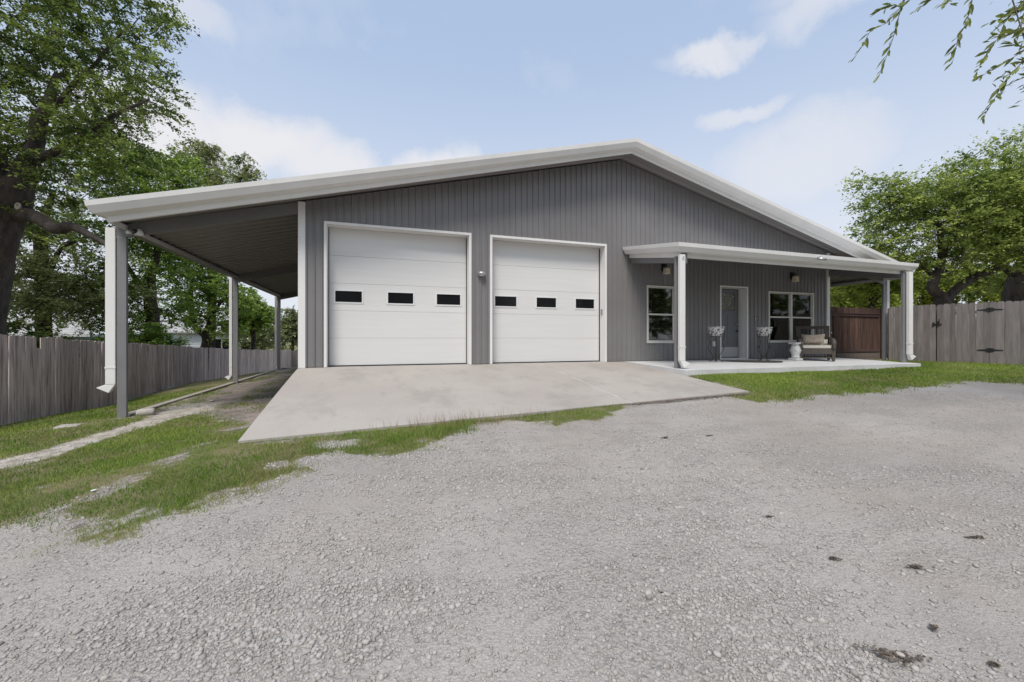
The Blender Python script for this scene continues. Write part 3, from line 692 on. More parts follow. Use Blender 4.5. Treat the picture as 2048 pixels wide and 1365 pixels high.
def SP(name, mb, m, parent, smooth=False, **pr):
    me = mesh_of(mb, name, m, smooth); me.transform(T_B); return put(name, me, parent, **pr)
# ---- entry door
opening_trim(9.71, 10.80, 0, 2.213, .05, False); recess(9.765, 10.745, 2.16, .285)
ed = P('entry_door', MB().box(9.79, 10.72, DW+.27, DW+.31, .03, 1.50).box(9.79, 10.72, DW+.27, DW+.31, 2.02, 2.14).box(9.79, 9.92, DW+.27, DW+.31, 1.50, 2.02).box(10.59, 10.72, DW+.27, DW+.31, 1.50, 2.02), 'entry', bevel=.003, label='slate blue entry door with a small leaded window')
SP('leaded_glass', MB().box(9.925, 10.585, DW+.285, DW+.295, 1.505, 2.015), 'stained', ed)
lf = MB()
for a in (.0,): lf.box(9.905, 10.605, DW+.258, DW+.2695, 1.475, 1.50).box(9.905, 10.605, DW+.258, DW+.2695, 2.02, 2.045).box(9.905, 9.925, DW+.258, DW+.2695, 1.50, 2.02).box(10.585, 10.605, DW+.258, DW+.2695, 1.50, 2.02)
SP('glass_frame', lf, 'entry', ed)
for x0, x1 in ((9.93, 10.22), (10.29, 10.58)): SP('door_panel', MB().box(x0, x1, DW+.262, DW+.2695, .45, 1.38), 'entry', ed)
SP('kick_plate', MB().box(9.80, 10.71, DW+.255, DW+.2695, .06, .36), 'kick', ed)
SP('door_handle', MB().tube([(10.66, DW+.265, 1.06), (10.66, DW+.21, 1.06), (10.57, DW+.20, 1.06)], .011, 8).lathe([(.028, -.004), (.028, .004)], (10.66, DW+.26, 1.06), 12), 'steel', ed)
SP('deadbolt', MB().tube([(10.66, DW+.27, .86), (10.66, DW+.23, .86)], .03, 12), 'iron', ed)
P('threshold', MB().box(9.765, 10.745, DW+.0, DW+.285, 0, .028), 'white')
# ---- windows
def window(x0, x1, z0, z1, cols, lbl):
    w = .045; mb = MB(); y0, y1 = DW-.032, DW+.06
    mb.box(x0, x0+w, y0, y1, z0, z1); mb.box(x1-w, x1, y0, y1, z0, z1); mb.box(x0+w, x1-w, y0, y1, z1-w, z1); mb.box(x0+w, x1-w, y0-.012, y1, z0, z0+w)
    fr = P('window', mb, 'vinyl', bevel=.004, label=lbl); zm = (z0+z1)/2-.0
    ux0, ux1 = x0+w, x1-w; ncol = cols; mull = .07
    cw = (ux1-ux0-mull*(ncol-1))/ncol
    for c in range(ncol):
        a = ux0+c*(cw+mull); b = a+cw; s = .032
        if c: SP('mullion', MB().box(a-mull, a, DW-.015, y1, z0+w, z1-w), 'vinyl', fr)
        sa = MB(); yy0, yy1 = DW-.002, DW+.028                # lower sash proud of the upper one
        SP('upper_sash', MB().box(a, a+s*.6, yy0+.03, yy1+.03, zm, z1-w).box(b-s*.6, b, yy0+.03, yy1+.03, zm, z1-w).box(a+s*.6, b-s*.6, yy0+.03, yy1+.03, z1-w-s*.6, z1-w), 'vinyl', fr)
        SP('lower_sash', MB().box(a, a+s, yy0, yy1, z0+w, zm+.022).box(b-s, b, yy0, yy1, z0+w, zm+.022).box(a+s, b-s, yy0, yy1, zm-.022, zm+.022).box(a+s, b-s, yy0, yy1, z0+w, z0+w+s), 'vinyl', fr)
        SP('pane', MB().box(a+.004, b-.004, DW+.040, DW+.046, zm+.0225, z1-w-.002), 'glass', fr)
        SP('pane', MB().box(a+s-.004, b-s+.004, DW+.010, DW+.016, z0+w+s, zm-.022), 'glass', fr)
        n = int((z1-z0-2*w)/.048); bl = MB()
        for i in range(n):
            z = z0+w+.03+i*.048; t = .004
            bl.add([(a+.01, DW+.075, z-t), (b-.01, DW+.075, z-t), (b-.01, DW+.118, z+t), (a+.01, DW+.118, z+t)], [(0, 1, 2, 3)])
        for fx in (.2, .8): bl.box(a+(b-a)*fx-.002, a+(b-a)*fx+.002, DW+.070, DW+.074, z0+w, z1-w)
        o = SP('blind_slats', bl, 'blind', fr); o['kind'] = 'stuff'
    SP('room_shade_sheet', MB().box(x0-.1, x1+.1, DW+.50, DW+.52, z0-.2, z1+.2), 'dark', fr)  # near-black sheet stands in for the shade of the room behind
    return fr
window(7.14, 8.11, .497, 2.113, 1, 'single sash window with blinds half drawn')
window(11.64, 13.61, .497, 2.113, 2, 'double window with blinds behind dark panes')

# ------------------------------------------------------------------ fixtures fastened to the building
def lamp(x, label):
    t = thing('wall_lamp', label, 'lamp', (x, DW-.03, 2.50), 'cream glass lamps under the porch roof')
    obj('back_plate', MB().box(-.06, .06, -.02, .02, .02, .24), 'black', t); obj('arm', MB().tube([(0, -.02, .18), (0, -.12, .2), (0, -.12, .12)], .014, 8), 'black', t)
    obj('lamp_shade', MB().add([(-.075, -.19, -.07), (.075, -.19, -.07), (.075, -.045, -.07), (-.075, -.045, -.07), (-.062, -.178, .1), (.062, -.178, .1), (.062, -.057, .1), (-.062, -.057, .1)], [(0, 3, 2, 1), (4, 5, 6, 7), (0, 1, 5, 4), (1, 2, 6, 5), (2, 3, 7, 6), (3, 0, 4, 7)]), 'shade', t, bevel=.01)
lamp(7.70, 'cream glass wall lamp above the narrow single window'); lamp(12.62, 'cream glass wall lamp above the wide double window')
t = thing('flood_light', 'small silver oval wall light between the two garage doors', 'light', (2.40, DW-.02, 2.19))
obj('housing', MB().lathe([(.02, -.045), (.075, -.04), (.095, -.01), (.095, .015), (.07, .042), (.02, .048)], (0, -.05, 0), 20), 'steel', t, smooth=True)
obj('lens', MB().lathe([(.03, -.060), (.062, -.054), (.07, -.0455)], (0, -.05, 0), 16), 'plastic', t, smooth=True)
obj('bracket', MB().box(-.07, .07, -.01, .02, -.03, .03), 'post', t)
t = thing('keypad', 'small grey door keypad on the white jamb right of the second garage door', 'keypad', (5.808, DW+.12, 1.35))
obj('case', MB().box(-.022, 0, -.04, .04, -.08, .08), 'steel', t, bevel=.004)
for i in range(4): obj('button_row', MB().box(-.026, -.0225, -.028, .028, -.065+i*.035, -.045+i*.035), 'post', t)
t = thing('doorbell', 'slim dark doorbell with a white face between entry door and double window', 'doorbell', (11.10, DW-.024, 1.23))
obj('case', MB().box(-.03, .03, -.02, .02, -.08, .08), 'black', t, bevel=.004); obj('face', MB().box(-.028, -.005, -.025, -.0205, -.07, .06), 'plastic', t)
t = thing('outlet_cover', 'white weatherproof outlet cover low on the wall left of the entry door', 'outlet', (9.47, DW-.024, .47))
obj('cover', MB().box(-.045, .045, -.05, .01, -.075, .075), 'plastic', t, bevel=.008); obj('base', MB().box(-.06, .06, .0105, .022, -.085, .085), 'post', t)
t = thing('security_camera', 'grey bullet camera hanging on the porch gutter', 'camera', (10.68, GY0-.02, 2.68))
obj('mount', MB().lathe([(.035, -.01), (.035, .03)], (0, 0, 0), 12), 'steel', t); obj('body', MB().tube([(-.05, -.02, -.03), (.10, -.09, -.05)], .034, 12), 'steel', t, smooth=True)
obj('lens', MB().tube([(.1005, -.0902, -.0501), (.108, -.094, -.051)], .026, 12), 'black', t)
t = thing('dome_camera', 'white round dome sensor at the left end of the carport beam', 'camera', (-4.45, DW-.01, 2.63))
obj('dome', MB().lathe([(.045, -.03), (.05, 0), (.042, .03), (.02, .045)], (0, -.03, 0), 16), 'plastic', t, smooth=True); obj('base', MB().box(-.03, .03, -.01, .015, -.03, .03), 'plastic', t)
t = thing('turret_camera', 'white and black turret camera on the carport beam beside the round sensor', 'camera', (-4.29, DW-.01, 2.64))
obj('housing', MB().lathe([(.075, -.06), (.065, 0), (.04, .05), (.02, .065)], (0, -.05, 0), 16), 'plastic', t, smooth=True)
obj('lens', MB().tube([(-.03, -.085, 0), (-.065, -.125, .0)], .045, 14), 'black', t)
t = thing('pipe_clip', 'small grey open ring clip near the top of the left porch downspout', 'clip', (6.54, 7.533, 2.44))
mb = MB(); pts = [(.026*math.cos(R(a)), -.004, .03*math.sin(R(a))) for a in range(40, 330, 24)]; mb.tube(pts, .006, 6); obj('ring', mb, 'steel', t)
# ------------------------------------------------------------------ porch furniture
def bowl_and_stand(x, y, rot, l1, l2):
    fz = -.07*(DW-y)/2.38+.001
    t = thing('plant_stand', l2, 'plant stand', (x, y, fz), 'wrought iron plant stands on the porch', (0, 0, rot))
    ring = [(.15*math.cos(a), .15*math.sin(a), .70) for a in np.linspace(0, 2*math.pi, 21)]
    obj('top_ring', MB().tube(ring, .008, 6, False), 'iron', t); obj('low_ring', MB().tube([(.085*math.cos(a), .085*math.sin(a), .14) for a in np.linspace(0, 2*math.pi, 17)], .006, 6, False), 'iron', t)
    for k in range(4):
        a = k*math.pi/2+.4; c, s = math.cos(a), math.sin(a)
        pr = [(.19, .80), (.205, .76), (.20, .70), (.175, .62), (.155, .55), (.19, .44), (.20, .40), (.165, .30), (.10, .20), (.085, .13), (.095, .05), (.14, .008), (.175, .02), (.172, .045), (.155, .04)]
        obj('leg', MB().tube([(r*c, r*s, z) for r, z in pr], .0085, 6), 'iron', t, smooth=True)
        if k % 2 == 0: obj('scroll', MB().tube([((.20+.03*math.cos(q))*c, (.20+.03*math.cos(q))*s, .40+.03*math.sin(q)) for q in np.linspace(-2, 3.2, 12)], .006, 5), 'iron', t)
    b = thing('planter_bowl', l1, 'planter', (x, y, fz+.722), 'white floral planter bowls on iron stands')
    obj('bowl', MB().lathe([(.085, -.012), (.12, 0), (.155, .05), (.19, .12), (.205, .19), (.207, .225)], (0, 0, 0), 32), 'floral', b, smooth=True)
    rim = MB().lathe([(.205, .2255), (.222, .232), (.222, .248), (.205, .252), (.185, .24), (.17, .19)], (0, 0, 0), 32); rim.f = rim.f[:-2]
    obj('rim', rim, 'floral', b, smooth=True)
    obj('soil', MB().lathe([(.17, .185), (.172, .19)], (0, 0, 0), 24), 'litter', b)
bowl_and_stand(8.93, 9.02, .3, 'white porcelain planter bowl with dark flowers overlapping the entry door edge', 'curled dark iron stand left of the entry door')
bowl_and_stand(10.60, 8.95, .9, 'white porcelain planter bowl with dark flowers between door and double window', 'curled dark iron stand right of the entry door')
t = thing('garden_stool', 'white glazed urn shaped garden stool left of the wicker chair', 'stool', (11.80, 8.92, -.022))
obj('base', MB().box(-.17, .17, -.17, .17, 0, .07), 'stone_w', t, bevel=.012)
obj('body', MB().lathe([(.13, .0705), (.16, .10), (.125, .14), (.135, .18), (.17, .26), (.175, .33), (.15, .41), (.12, .46), (.13, .485), (.15, .495)], (0, 0, 0), 28), 'stone_w', t, smooth=True)
obj('top_slab', MB().box(-.165, .165, -.165, .165, .4955, .545), 'stone_w', t, bevel=.012)
t.scale = (.78, .78, .98)
for a in range(4): obj('carved_boss', MB().lathe([(.02, -.02), (.04, 0), (.02, .02)], (.165*math.cos(a*1.57+.8), .165*math.sin(a*1.57+.8), .30), 10), 'stone_w', t, smooth=True)
# wicker armchair
ch = thing('wicker_armchair', 'dark brown wicker armchair with cream seat under the double window', 'chair', (12.42, 8.80, -.028), rot=(0, 0, R(-46)))
W2 = .40
for sx in (-1, 1):
    obj('leg', MB().hexa([(sx*W2-.04, -.34, 0), (sx*W2+.04-.01, -.34, 0), (sx*W2+.03, -.27, 0), (sx*W2-.04, -.27, 0), (sx*W2-.05, -.36, .38), (sx*W2+.05, -.36, .38), (sx*W2+.05, -.25, .38), (sx*W2-.05, -.25, .38)]), 'wicker', ch, bevel=.01)
    obj('leg', MB().hexa([(sx*W2-.03, .33, 0), (sx*W2+.03, .33, 0), (sx*W2+.03, .38, 0), (sx*W2-.03, .38, 0), (sx*W2-.04, .28, .38), (sx*W2+.04, .28, .38), (sx*W2+.04, .36, .38), (sx*W2-.04, .36, .38)]), 'wicker', ch, bevel=.01)
    # arm: panel with a rolled, rounded top that drops at the front
    obj('arm', MB().box(sx*W2-.045, sx*W2+.045, -.33, .30, .20, .56).tube([(sx*W2, .32, .66), (sx*W2, .1, .64), (sx*W2, -.2, .61), (sx*W2, -.32, .58), (sx*W2, -.37, .50), (sx*W2, -.365, .36)], [.048, .052, .056, .06, .055, .045], 12), 'wicker', ch, smooth=False, bevel=.006)
obj('seat_frame', MB().box(-.355, .355, -.36, .30, .20, .36), 'wicker', ch, bevel=.012)
obj('stretcher', MB().tube([(-.37, -.30, .10), (.37, -.30, .10)], .014, 8), 'wicker', ch)
obj('stretcher', MB().tube([(-.37, .33, .10), (.37, .33, .10)], .014, 8), 'wicker', ch)
bk = MB()
def backpt(u, v):  # u -1..1, v 0..1
    return (u*.40*(1+.05*v), .27+.13*v+.05*(1-u*u)*1.0-.04, .38+v*.66)
def bpatch(u0, u1, v0, v1, n=8):
    vs = []; mb = MB(); k = 0
    for i in range(n+1):
        u = u0+(u1-u0)*i/n
        for v in (v0, v1):
            p = backpt(u, v); vs += [p, (p[0], p[1]+.035, p[2])]
    fs = []
    for i in range(n):
        a = 4*i; fs += [(a, a+4, a+6, a+2), (a+1, a+3, a+7, a+5), (a+2, a+6, a+7, a+3), (a, a+1, a+5, a+4)]
    fs += [(0, 2, 3, 1), (4*n, 4*n+1, 4*n+3, 4*n+2)]
    return vs, fs
for q in ((-1, 1, 0, .52), (-1, -.72, .52, .86), (.72, 1, .52, .86), (-1, 1, .86, 1.0), (-.30, -.22, .52, .86), (.22, .30, .52, .86)):
    bk.add(*bpatch(*q, n=8 if q[1]-q[0] > 1 else 2))
obj('backrest', bk, 'wicker', ch, bevel=.004)
lat = MB()
for v in (.58, .66, .74, .81): lat.add(*bpatch(-.74, .74, v, v+.018, 8))
obj('open_lattice', lat, 'wicker', ch)
def pillow_mesh(w, h, t_, nx=14, ny=10, pinch=.12):
    vs = []; 
    for side in (1, -1):
        for j in range(ny+1):
            for i in range(nx+1):
                u = 2*i/nx-1; v = 2*j/ny-1; e = max(0, (1-u**4)*(1-v**4)); sx = 1-pinch*(1-abs(u))*0-pinch*v*v*0; sc_ = 1-.10*(1-u*u) if abs(v) > .99 else 1
                x = u*w/2*(1-.07*(1-v*v)*abs(u)); z = v*h/2*(1-.16*(1-u*u)*abs(v)); y_ = side*t_/2*(e**.5)*(1+.06*math.sin(5*u+3*v))
                vs.append((x, y_, z))
    n = (nx+1)*(ny+1); fs = []
    for j in range(ny):
        for i in range(nx):
            a = j*(nx+1)+i; fs.append((a, a+nx+1, a+nx+2, a+1)); fs.append((n+a, n+a+1, n+a+nx+2, n+a+nx+1))
    return MB().add(vs, fs)
cu = thing('seat_cushion', 'cream seat cushion on the dark wicker armchair', 'cushion', (12.40, 8.78, .337), rot=(0, 0, R(-46)))
obj('pad', MB().box(-.345, .345, -.34, .28, 0, .10), 'cushion', cu, bevel=.035); obj('piping', MB().tube([(-.34, -.343, .09), (.34, -.343, .09)], .008, 6), 'cushion', cu)
pi = thing('throw_pillow', 'wide tan patterned pillow leaning on the armchair backrest', 'pillow', (12.44, 8.86, .605), rot=(R(-14), 0, R(-46)))
obj('pillow_body', pillow_mesh(.60, .33, .17), 'pillow', pi, smooth=True)
obj('tuft_button', MB().lathe([(.004, -.012), (.016, 0), (.004, .012)], (0, -.088, 0), 8), 'pillow', pi)
tp = thing('small_pillow', 'small cream pillow tucked beside the right arm of the armchair', 'pillow', (12.62, 8.66, .52), rot=(R(-10), 0, R(-30)))
obj('pillow_body', pillow_mesh(.2, .17, .1, 8, 6), 'cushion', tp, smooth=True); obj('seam', MB().tube([(-.09, 0, -.075), (.09, 0, -.075)], .004, 5), 'cushion', tp)
dm = thing('doormat', 'thin dark woven doormat lying before the entry door', 'mat', (10.02, 8.84, -.0225), rot=(0, 0, R(-24)))
mb = MB(); pts = [(.80*math.cos(a)*(1 if abs(math.cos(a)) < .99 else 1), .34*math.sin(a)) for a in np.linspace(0, 2*math.pi, 37)[:-1]]
mb.add([(x, y, 0) for x, y in pts]+[(x, y, .016) for x, y in pts], [tuple(range(36))[::-1], tuple(range(36, 72))]+[(i, (i+1) % 36, 36+(i+1) % 36, 36+i) for i in range(36)])
obj('weave', mb, 'mat', dm); obj('border', MB().tube([(x, y, .012) for x, y in pts+[pts[0]]], .012, 6, False), 'mat', dm)

# ------------------------------------------------------------------ fences
def picket_mesh(w, h, t_, ear, seed, m, name='picket'):
    r = random.Random(seed); lean = r.uniform(-.004, .004); cup = r.uniform(-.004, .004)
    if ear: prof = [(-w/2, 0), (w/2, 0), (w/2+lean, h-.035), (w/2-.03+lean, h), (-w/2+.03+lean, h), (-w/2+lean, h-.035)]
    else:
        a, b = r.uniform(-.02, .012), r.uniform(-.02, .012); prof = [(-w/2, 0), (w/2, 0), (w/2+lean, h+a), (w*.15+lean, h+r.uniform(-.006, .015)), (-w/2+lean, h+b)]
    n = len(prof); mb = MB()
    mb.add([(x, -t_/2+cup*(x/w)**2, z) for x, z in prof]+[(x, t_/2, z) for x, z in prof], [tuple(range(n)), tuple(range(n, 2*n))[::-1]]+[(i, n+i, n+(i+1) % n, (i+1) % n) for i in range(n)])
    return mesh_of(mb, name, m)
def fence(name, label, x0, y0, x1, y1, h, w, gap, m, ear, topf, rails=True, seed=1, cat='fence', railside=1, zb=None, skip=()):
    t = thing(name, label, cat, (x0, y0, 0)); Lg = math.hypot(x1-x0, y1-y0); ang = math.atan2(y1-y0, x1-x0); r = random.Random(seed)
    vars_ = [picket_mesh(w, h, .016, ear, seed*31+i, m) for i in range(8)]; n = int(Lg/(w+gap)); ux, uy = (x1-x0)/Lg, (y1-y0)/Lg
    pitch = Lg/n if ear else w+gap
    for i in range(n):
        s = (i+.5)*pitch; X, Y = ux*s, uy*s; zt = topf(s, x0+X, y0+Y)
        if i in skip: zt -= .25
        o = put('picket', vars_[r.randrange(8)], t, (X+r.uniform(-.004, .004), Y+r.uniform(-.004, .004), zt-h+r.uniform(-.012, .012)), (r.gauss(0, .004), r.gauss(0, .001 if ear else .005), ang+r.gauss(0, .012 if ear else .03)))
        o.scale = (r.uniform(.995, 1.0)*(pitch-.001)/w if ear else r.uniform(.955, 1.02), 1, 1)
    if rails:
        nx_, ny_ = -uy*railside, ux*railside
        seg = 2.4; k = max(1, int(round(Lg/seg)))
        for q in range(k):
            sa, sb = Lg*q/k, Lg*(q+1)/k
            za, zb_ = topf(sa, x0+ux*sa, y0+uy*sa), topf(sb, x0+ux*sb, y0+uy*sb)
            for dz in (.25, h-.3):
                a = (ux*sa+nx_*.03, uy*sa+ny_*.03); b = (ux*sb+nx_*.03, uy*sb+ny_*.03); d = (nx_*.04, ny_*.04)
                mb = MB().hexa([(a[0], a[1], za-dz-.09), (b[0], b[1], zb_-dz-.09), (b[0]+d[0], b[1]+d[1], zb_-dz-.09), (a[0]+d[0], a[1]+d[1], za-dz-.09), (a[0], a[1], za-dz), (b[0], b[1], zb_-dz), (b[0]+d[0], b[1]+d[1], zb_-dz), (a[0]+d[0], a[1]+d[1], za-dz)])
                obj('rail', mb, m, t)
            px, py = ux*sa+nx_*.13, uy*sa+ny_*.13
            obj('fence_post', MB().box(px-.045, px+.045, py-.045, py+.045, kz(x0+px, y0+py)-.2, za-.05), m, t)
    return t
LT = [(9, .74), (11, .70), (14.5, .545), (26, .03), (42, -.42), (60, -.6)]
def ltop(s, X, Y): return float(np.interp(Y, [a for a, _ in LT], [b for _, b in LT]))+.012*math.sin(Y*1.7)+.008*math.sin(Y*5.1)
fl = fence('wooden_fence', 'long weathered grey brown picket fence running back along the left lawn', -7.15, 7.2, -7.45, 42, 1.86, .140, .0045, 'picket', False, ltop, seed=3, railside=1, skip=(33,))
fence('wooden_fence', 'pale far picket fence closing the yard behind the carport', -7.45, 42, 3.0, 42.6, 1.8, .14, .005, 'picket_g', False, lambda s, X, Y: -.44+.02*math.sin(X), seed=5)
# right yard fence and gate
FA, FB = (17.02, 9.5), (17.82, 6.65)
dx, dy = FB[0]-FA[0], FB[1]-FA[1]; LL = math.hypot(dx, dy); ux, uy = dx/LL, dy/LL
def rp(s): return (FA[0]+ux*s, FA[1]+uy*s)
rtop = lambda s, X, Y: 1.735
S1, S2 = 1.44, 2.62
S1, S2 = 1.18, 2.32
a, b = rp(0), rp(S1-.012); fence('board_fence', 'grey dog eared board fence between the brown gate and the latched gate', a[0], a[1], b[0], b[1], 1.87, .139, .0015, 'picket_g', True, rtop, seed=8, railside=1)
a, b = rp(S1+.012), rp(S2); g = fence('yard_gate', 'silver grey board gate with black latch and two black strap hinges', a[0], a[1], b[0], b[1], 1.85, .139, .0015, 'picket_g', True, rtop, seed=9, cat='gate', railside=1)
a2, b2 = rp(S2+.008), rp(7.5); fence('board_fence', 'grey dog eared board fence right of the strap hinges', a2[0], a2[1], b2[0], b2[1], 1.87, .139, .0015, 'picket_g', True, rtop, seed=10, railside=1)
def onfence(mb, name, s, z, par, m='black'):
    ang = math.atan2(uy, ux); px, py = rp(s); o = obj(name, mb, m, par); o.location = (px-a[0], py-a[1], z); o.rotation_euler = (0, 0, ang); return o
for z in (1.50, .275):
    pts = [(-.27, .0), (-.25, .012), (-.10, .025), (-.05, .062), (.05, .062), (.10, .025), (.25, .012), (.27, 0), (.25, -.012), (.10, -.025), (.05, -.062), (-.05, -.062), (-.10, -.025), (-.25, -.012)]
    mb = MB(); n = len(pts); mb.add([(x, -.018, zz) for x, zz in pts]+[(x, -.010, zz) for x, zz in pts], [tuple(range(n)), tuple(range(n, 2*n))[::-1]]+[(i, n+i, n+(i+1) % n, (i+1) % n) for i in range(n)])
    mb.tube([(0, -.02, -.06), (0, -.02, .06)], .011, 8); onfence(mb, 'strap_hinge', S2+.004, z, g)
onfence(MB().box(-.09, .13, -.035, -.02, -.02, .01).box(.03, .07, -.05, -.012, -.05, .09).box(.06, .075, -.06, -.03, .06, .16).box(-.08, -.04, -.04, -.012, -.06, .06), 'gate_latch', S1, 1.10, g)
# brown stained gate between the house corner and the grey fence
bg_ = thing('stained_gate', 'red brown stained board gate with rails behind the wicker chair', 'gate', (14.36, 9.80, -.1)); r = random.Random(4)
bm_ = [picket_mesh(.135, 1.80, .018, False, 400+i, 'picket_r', 'board') for i in range(6)]
for i in range(21): put('board', bm_[r.randrange(6)], bg_, (.09+i*.1395, .0, r.uniform(-.01, .012)), (0, 0, r.gauss(0, .02)))
obj('top_rail', MB().box(.20, 2.62, -.055, -.012, 1.50, 1.60).box(.20, 2.62, -.085, -.0555, 1.585, 1.61), 'rail_r', bg_, bevel=.004); obj('bottom_rail', MB().box(.20, 2.62, -.055, -.012, .26, .35), 'rail_r', bg_, bevel=.004)
obj('gate_post', MB().box(.02, .16, -.10, -.012, -.05, 1.78), 'picket_r', bg_, bevel=.004); obj('gate_post', MB().box(.22, .36, -.105, -.0555, -.03, 1.495), 'picket_r', bg_, bevel=.004)
M['picket_w'] = mat('weathered_pale_base_board', (.20, .165, .145), .85, (.075, .05, .043), 6, 5, stretch=(6, 6, 1.5))
for i in range(17): put('base_board', mesh_of(MB().box(0, .133, -.030, -.0125, 0.0, .245), 'base_board', 'picket_w'), bg_, (.375+i*.1345, 0, r.uniform(-.01, .005)))
obj('gate_knob', MB().lathe([(.01, -.02), (.028, 0), (.01, .02)], (.075, -.125, .92), 10), 'plastic', bg_, smooth=True)

# ------------------------------------------------------------------ small things on the ground
def gat(x, y): return float(gz(x, y))
t = thing('pipe_block', 'pale round ended concrete block lying at the foot of the front carport post', 'block', (-4.28, 9.86, gat(-4.28, 9.86)+.055), rot=(0, 0, R(12))); t.scale = (.85, .8, .8)
obj('block_body', MB().tube([(-.17, 0, 0), (-.14, 0, 0), (.12, 0, .01), (.15, 0, .012)], [.075, .095, .095, .08], 16), 'rock', t, smooth=True); obj('hole_shade_disc', MB().lathe([(.03, 0), (.03, .003)], (0, 0, .094), 10), 'dark', t)  # flat dark disc on the block: the shade of a hole as colour
t = thing('stepping_stone', 'flat pale stepping stone in the grass left of the front carport post', 'stone', (-5.12, 9.25, gat(-5.12, 9.25)+.012), rot=(0, 0, .25))
obj('stone_slab', MB().hexa([(-.17, -.13, -.05), (.15, -.15, -.05), (.19, .12, -.05), (-.14, .15, -.05), (-.16, -.12, .015), (.14, -.14, .02), (.18, .11, .015), (-.13, .14, .02)]), 'rock', t, bevel=.012)
def chunk(name, label, cat, x, y, s, m, dz=0, seed=0):
    mb = MB(); r = random.Random(seed); prof = [(.3, -.5), (.85, -.35), (1, 0), (.8, .38), (.35, .55)]; mb.lathe([(p*s[0], q*s[2]) for p, q in prof], (0, 0, 0), 12)
    mb.v = [(a*(1+r.uniform(-.08, .08)), b_*s[1]/s[0]*(1+r.uniform(-.08, .08)), c) for a, b_, c in mb.v]
    o = obj(name, mb, m, smooth=True); o.location = (x, y, gat(x, y)+s[2]*.3+dz); o.rotation_euler = (0, 0, r.uniform(0, 3)); tag(o, label, cat)
chunk('litter_scrap', 'small white scrap lying in the grass left of the ramp', 'litter', -2.40, 4.65, (.022, .015, .012), 'plastic', .015, 1)
chunk('pale_stone', 'small white stone on the dirt under the carport', 'stone', -3.75, 11.6, (.07, .05, .04), 'rock', 0, 2)
chunk('round_pebble', 'white egg shaped pebble on the largest dark leaf patch', 'stone', 2.21, 1.19, (.017, .013, .010), 'rock', .008, 3)
chunk('angular_stone', 'grey upright stone chip beside a dark leaf clump in the gravel', 'stone', 1.40, 1.88, (.03, .02, .028), 'rock', 0, 4)
# dark leaf patches on the gravel
PT = [('largest dark brown leaf patch at the lower right of the gravel', 2.19, 1.20, .15, .05, -.6), ('small dark leaf clump in the gravel right of centre', 1.48, 1.85, .045, .022, -.4), ('faint olive leaf patch in the gravel', 2.74, 2.27, .035, .014, -.3),
      ('brown leaf smear left of the longer olive one', 2.67, 1.77, .04, .013, -.5), ('longer olive leaf smear in the right gravel', 3.04, 1.56, .06, .014, -.4), ('dark leaf strip near the right edge of the gravel', 3.80, 1.63, .08, .018, -.3),
      ('dark scrap of leaves in the gravel below the ramp corner', 3.80, 3.93, .06, .03, 0), ('thin dark leaf curl in the gravel left of the dark scrap', 3.24, 4.04, .07, .025, .2), ('dark leaf clump cut by the bottom edge of the gravel', -.82, 2.02, .06, .035, .1), ('small olive tuft right of the largest leaf patch', 2.55, 1.24, .02, .014, 0), ('small leaf clump in the lower right corner gravel', 2.53, 1.03, .02, .012, -.4)]
for k, (lb, x, y, a_, b_, rot) in enumerate(PT):
    rg = np.random.default_rng(50+k); n = int(90+5200*a_*b_*3.1); n = min(n, 700); th_ = rg.uniform(0, 6.28, n); rd = rg.uniform(0, 1, n)**.6*(.72+.28*np.sin(th_*3+k)+.12*np.sin(th_*7+2*k))
    lx = rd*np.cos(th_)*a_; ly = rd*np.sin(th_)*b_; c, s = math.cos(rot), math.sin(rot); X = x+lx*c-ly*s; Y = y+lx*s+ly*c; Z = gz(X, Y)+.006+rg.uniform(0, .006, n)
    an = rg.uniform(0, 6.28, n); L_ = rg.uniform(.006, .013, n); Wd = L_*rg.uniform(.3, .6, n); tx, ty = np.cos(an), np.sin(an); up = rg.normal(0, .35, (n, 2))
    V = np.stack([np.stack([X+tx*L_, Y+ty*L_, Z+L_*up[:, 0]], 1), np.stack([X-ty*Wd, Y+tx*Wd, Z+Wd*up[:, 1]], 1), np.stack([X-tx*L_, Y-ty*L_, Z-L_*up[:, 0]*.5], 1), np.stack([X+ty*Wd, Y-tx*Wd, Z-Wd*up[:, 1]*.5], 1)], 1).reshape(-1, 3)
    o = put('leaf_litter', npmesh('leaf_litter', V, np.arange(4*n).reshape(n, 4), 'litter'), kind='stuff'); o['label'] = lb

# ------------------------------------------------------------------ neighbouring buildings and vehicle beyond the fence
h = thing('white_house', 'white lap sided neighbour house with a pale roof behind the two stemmed tree', 'house', (-15.5, 47.2, -2.35), rot=(0, 0, R(18)))
mb = MB()
for i in range(14): z = .35+i*.235; mb.hexa([(-3.2, -.03, z), (2.6, -.03, z), (2.6, 0, z), (-3.2, 0, z), (-3.2, -.0, z+.235), (2.6, -.0, z+.235), (2.6, .02, z+.235), (-3.2, .02, z+.235)])
obj('lap_siding', mb, 'sid_w', h)['kind'] = 'stuff'
obj('wall', MB().box(-3.2, 2.6, .021, 7, 0, 3.64), 'sid_w', h)
obj('roof', MB().add([(-3.6, -.5, 3.5), (3.0, -.5, 3.5), (3.0, 3.5, 4.7), (-3.6, 3.5, 4.7), (3.0, 7.5, 3.5), (-3.6, 7.5, 3.5), (-3.6, -.5, 3.65), (3.0, -.5, 3.65), (3.0, 3.5, 4.85), (-3.6, 3.5, 4.85), (3.0, 7.5, 3.65), (-3.6, 7.5, 3.65)], [(0, 3, 2, 1), (3, 5, 4, 2), (6, 7, 8, 9), (9, 8, 10, 11), (0, 1, 7, 6), (1, 2, 8, 7), (2, 4, 10, 8), (4, 5, 11, 10), (5, 3, 9, 11), (3, 0, 6, 9)]), 'shing', h)
